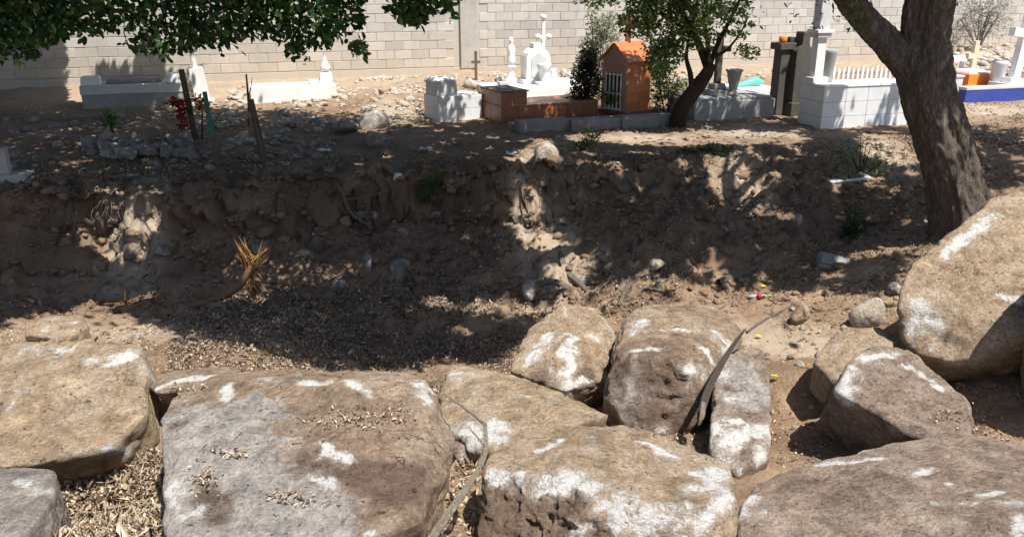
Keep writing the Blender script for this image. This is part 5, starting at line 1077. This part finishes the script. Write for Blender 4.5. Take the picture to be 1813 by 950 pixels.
litter('leaf_litter', [(1640, 680), (1813, 690), (1813, 810), (1640, 800)], 900, .022, 'litterpale', 'fine dry bits on the dirt at the right edge', nz=.8)
lumps('soil_clods', [(0, 540), (340, 560), (340, 660), (0, 660)], 350, .016, 'soil', 'small earth crumbs on the dirt shelf at left', nz=.6)
lumps('rubble', [(400, 150), (900, 128), (900, 210), (600, 225), (400, 260)], 850, .04, 'palestone', 'pale broken rubble strewn before the wall at centre')
lumps('rubble', [(960, 130), (1400, 120), (1450, 175), (960, 170)], 160, .05, 'palestone', 'pale broken rubble between the graves')
lumps('rubble', [(1600, 78), (1813, 70), (1813, 135), (1600, 135)], 420, .06, 'palestone', 'whitish rubble heaped before the wall at right')
lumps('rubble', [(0, 200), (620, 200), (600, 290), (0, 320)], 420, .04, 'stone', 'dark grey rubble among the shaded graves at left')
lumps('rubble', [(900, 225), (1813, 185), (1813, 300), (1000, 300)], 300, .022, 'stone', 'small stones on the soil before the tombs')
rt = []
for i in range(70):
    px = random.uniform(40, 1150); py = 350 - px * .05 + random.uniform(-8, 30) if px < 700 else 312 + random.uniform(-10, 30)
    a = G(px, py) + np.array([0, -.04, .02]); L = random.uniform(.12, .5); rt.append(tube_data([a, a + R.normal(size=3) * .05 + np.array([0, -.05, -L * .4]), a + R.normal(size=3) * .09 + np.array([0, -.06, -L])], [.005, .004, .0015], 7, 4))
V, Q = join(rt); tag(mesh('hanging_roots', V, Q, M['dryroot']), 'fine hanging roots along the eroded lip of the ditch', 'roots', None, 'stuff')
rt = []
for i in range(160):
    px, py = random.choice([(random.uniform(980, 1640), random.uniform(250, 520)), (random.uniform(300, 950), random.uniform(280, 600)), (random.uniform(1650, 1813), random.uniform(190, 330)), (random.uniform(400, 800), random.uniform(210, 290))])
    a = G(px, py) + np.array([0, -.02, .03]); L = random.uniform(.08, .4); d = R.normal(size=3) * np.array([1, .6, .25]); d /= np.linalg.norm(d); rt.append(tube_data([a, a + d * L * .5 + R.normal(size=3) * .02 + np.array([0, 0, .02]), a + d * L], [.005, .004, .002], 6, 4))
V, Q = join(rt); tag(mesh('dry_twigs', V, Q, M['drystick']), 'loose dry twigs scattered over the slopes', 'twigs', None, 'stuff')

pos = []
for (a, b_, sx, sy, n) in ((372, 800, 18, 6, 10), (420, 805, 24, 8, 16), (360, 850, 18, 12, 22), (490, 885, 26, 6, 16), (545, 888, 16, 6, 10)):
    for _ in range(n):
        d = Vector(ray(random.gauss(a, sx * .6), random.gauss(b_, sy * .6))).normalized(); ok, loc, nrm, *_r = scn.ray_cast(dg, Vector((0, 0, H)), d)
        if ok: pos.append(np.array(loc + nrm * .015))
o = leafmesh('leaf_litter', np.array(pos), R.uniform(.012, .035, len(pos)), 'litter', None, curl=.7, flat=.4); tag(o, 'brown withered leaf bits caught on the grey-fronted boulder', 'leaf litter', None, 'stuff')
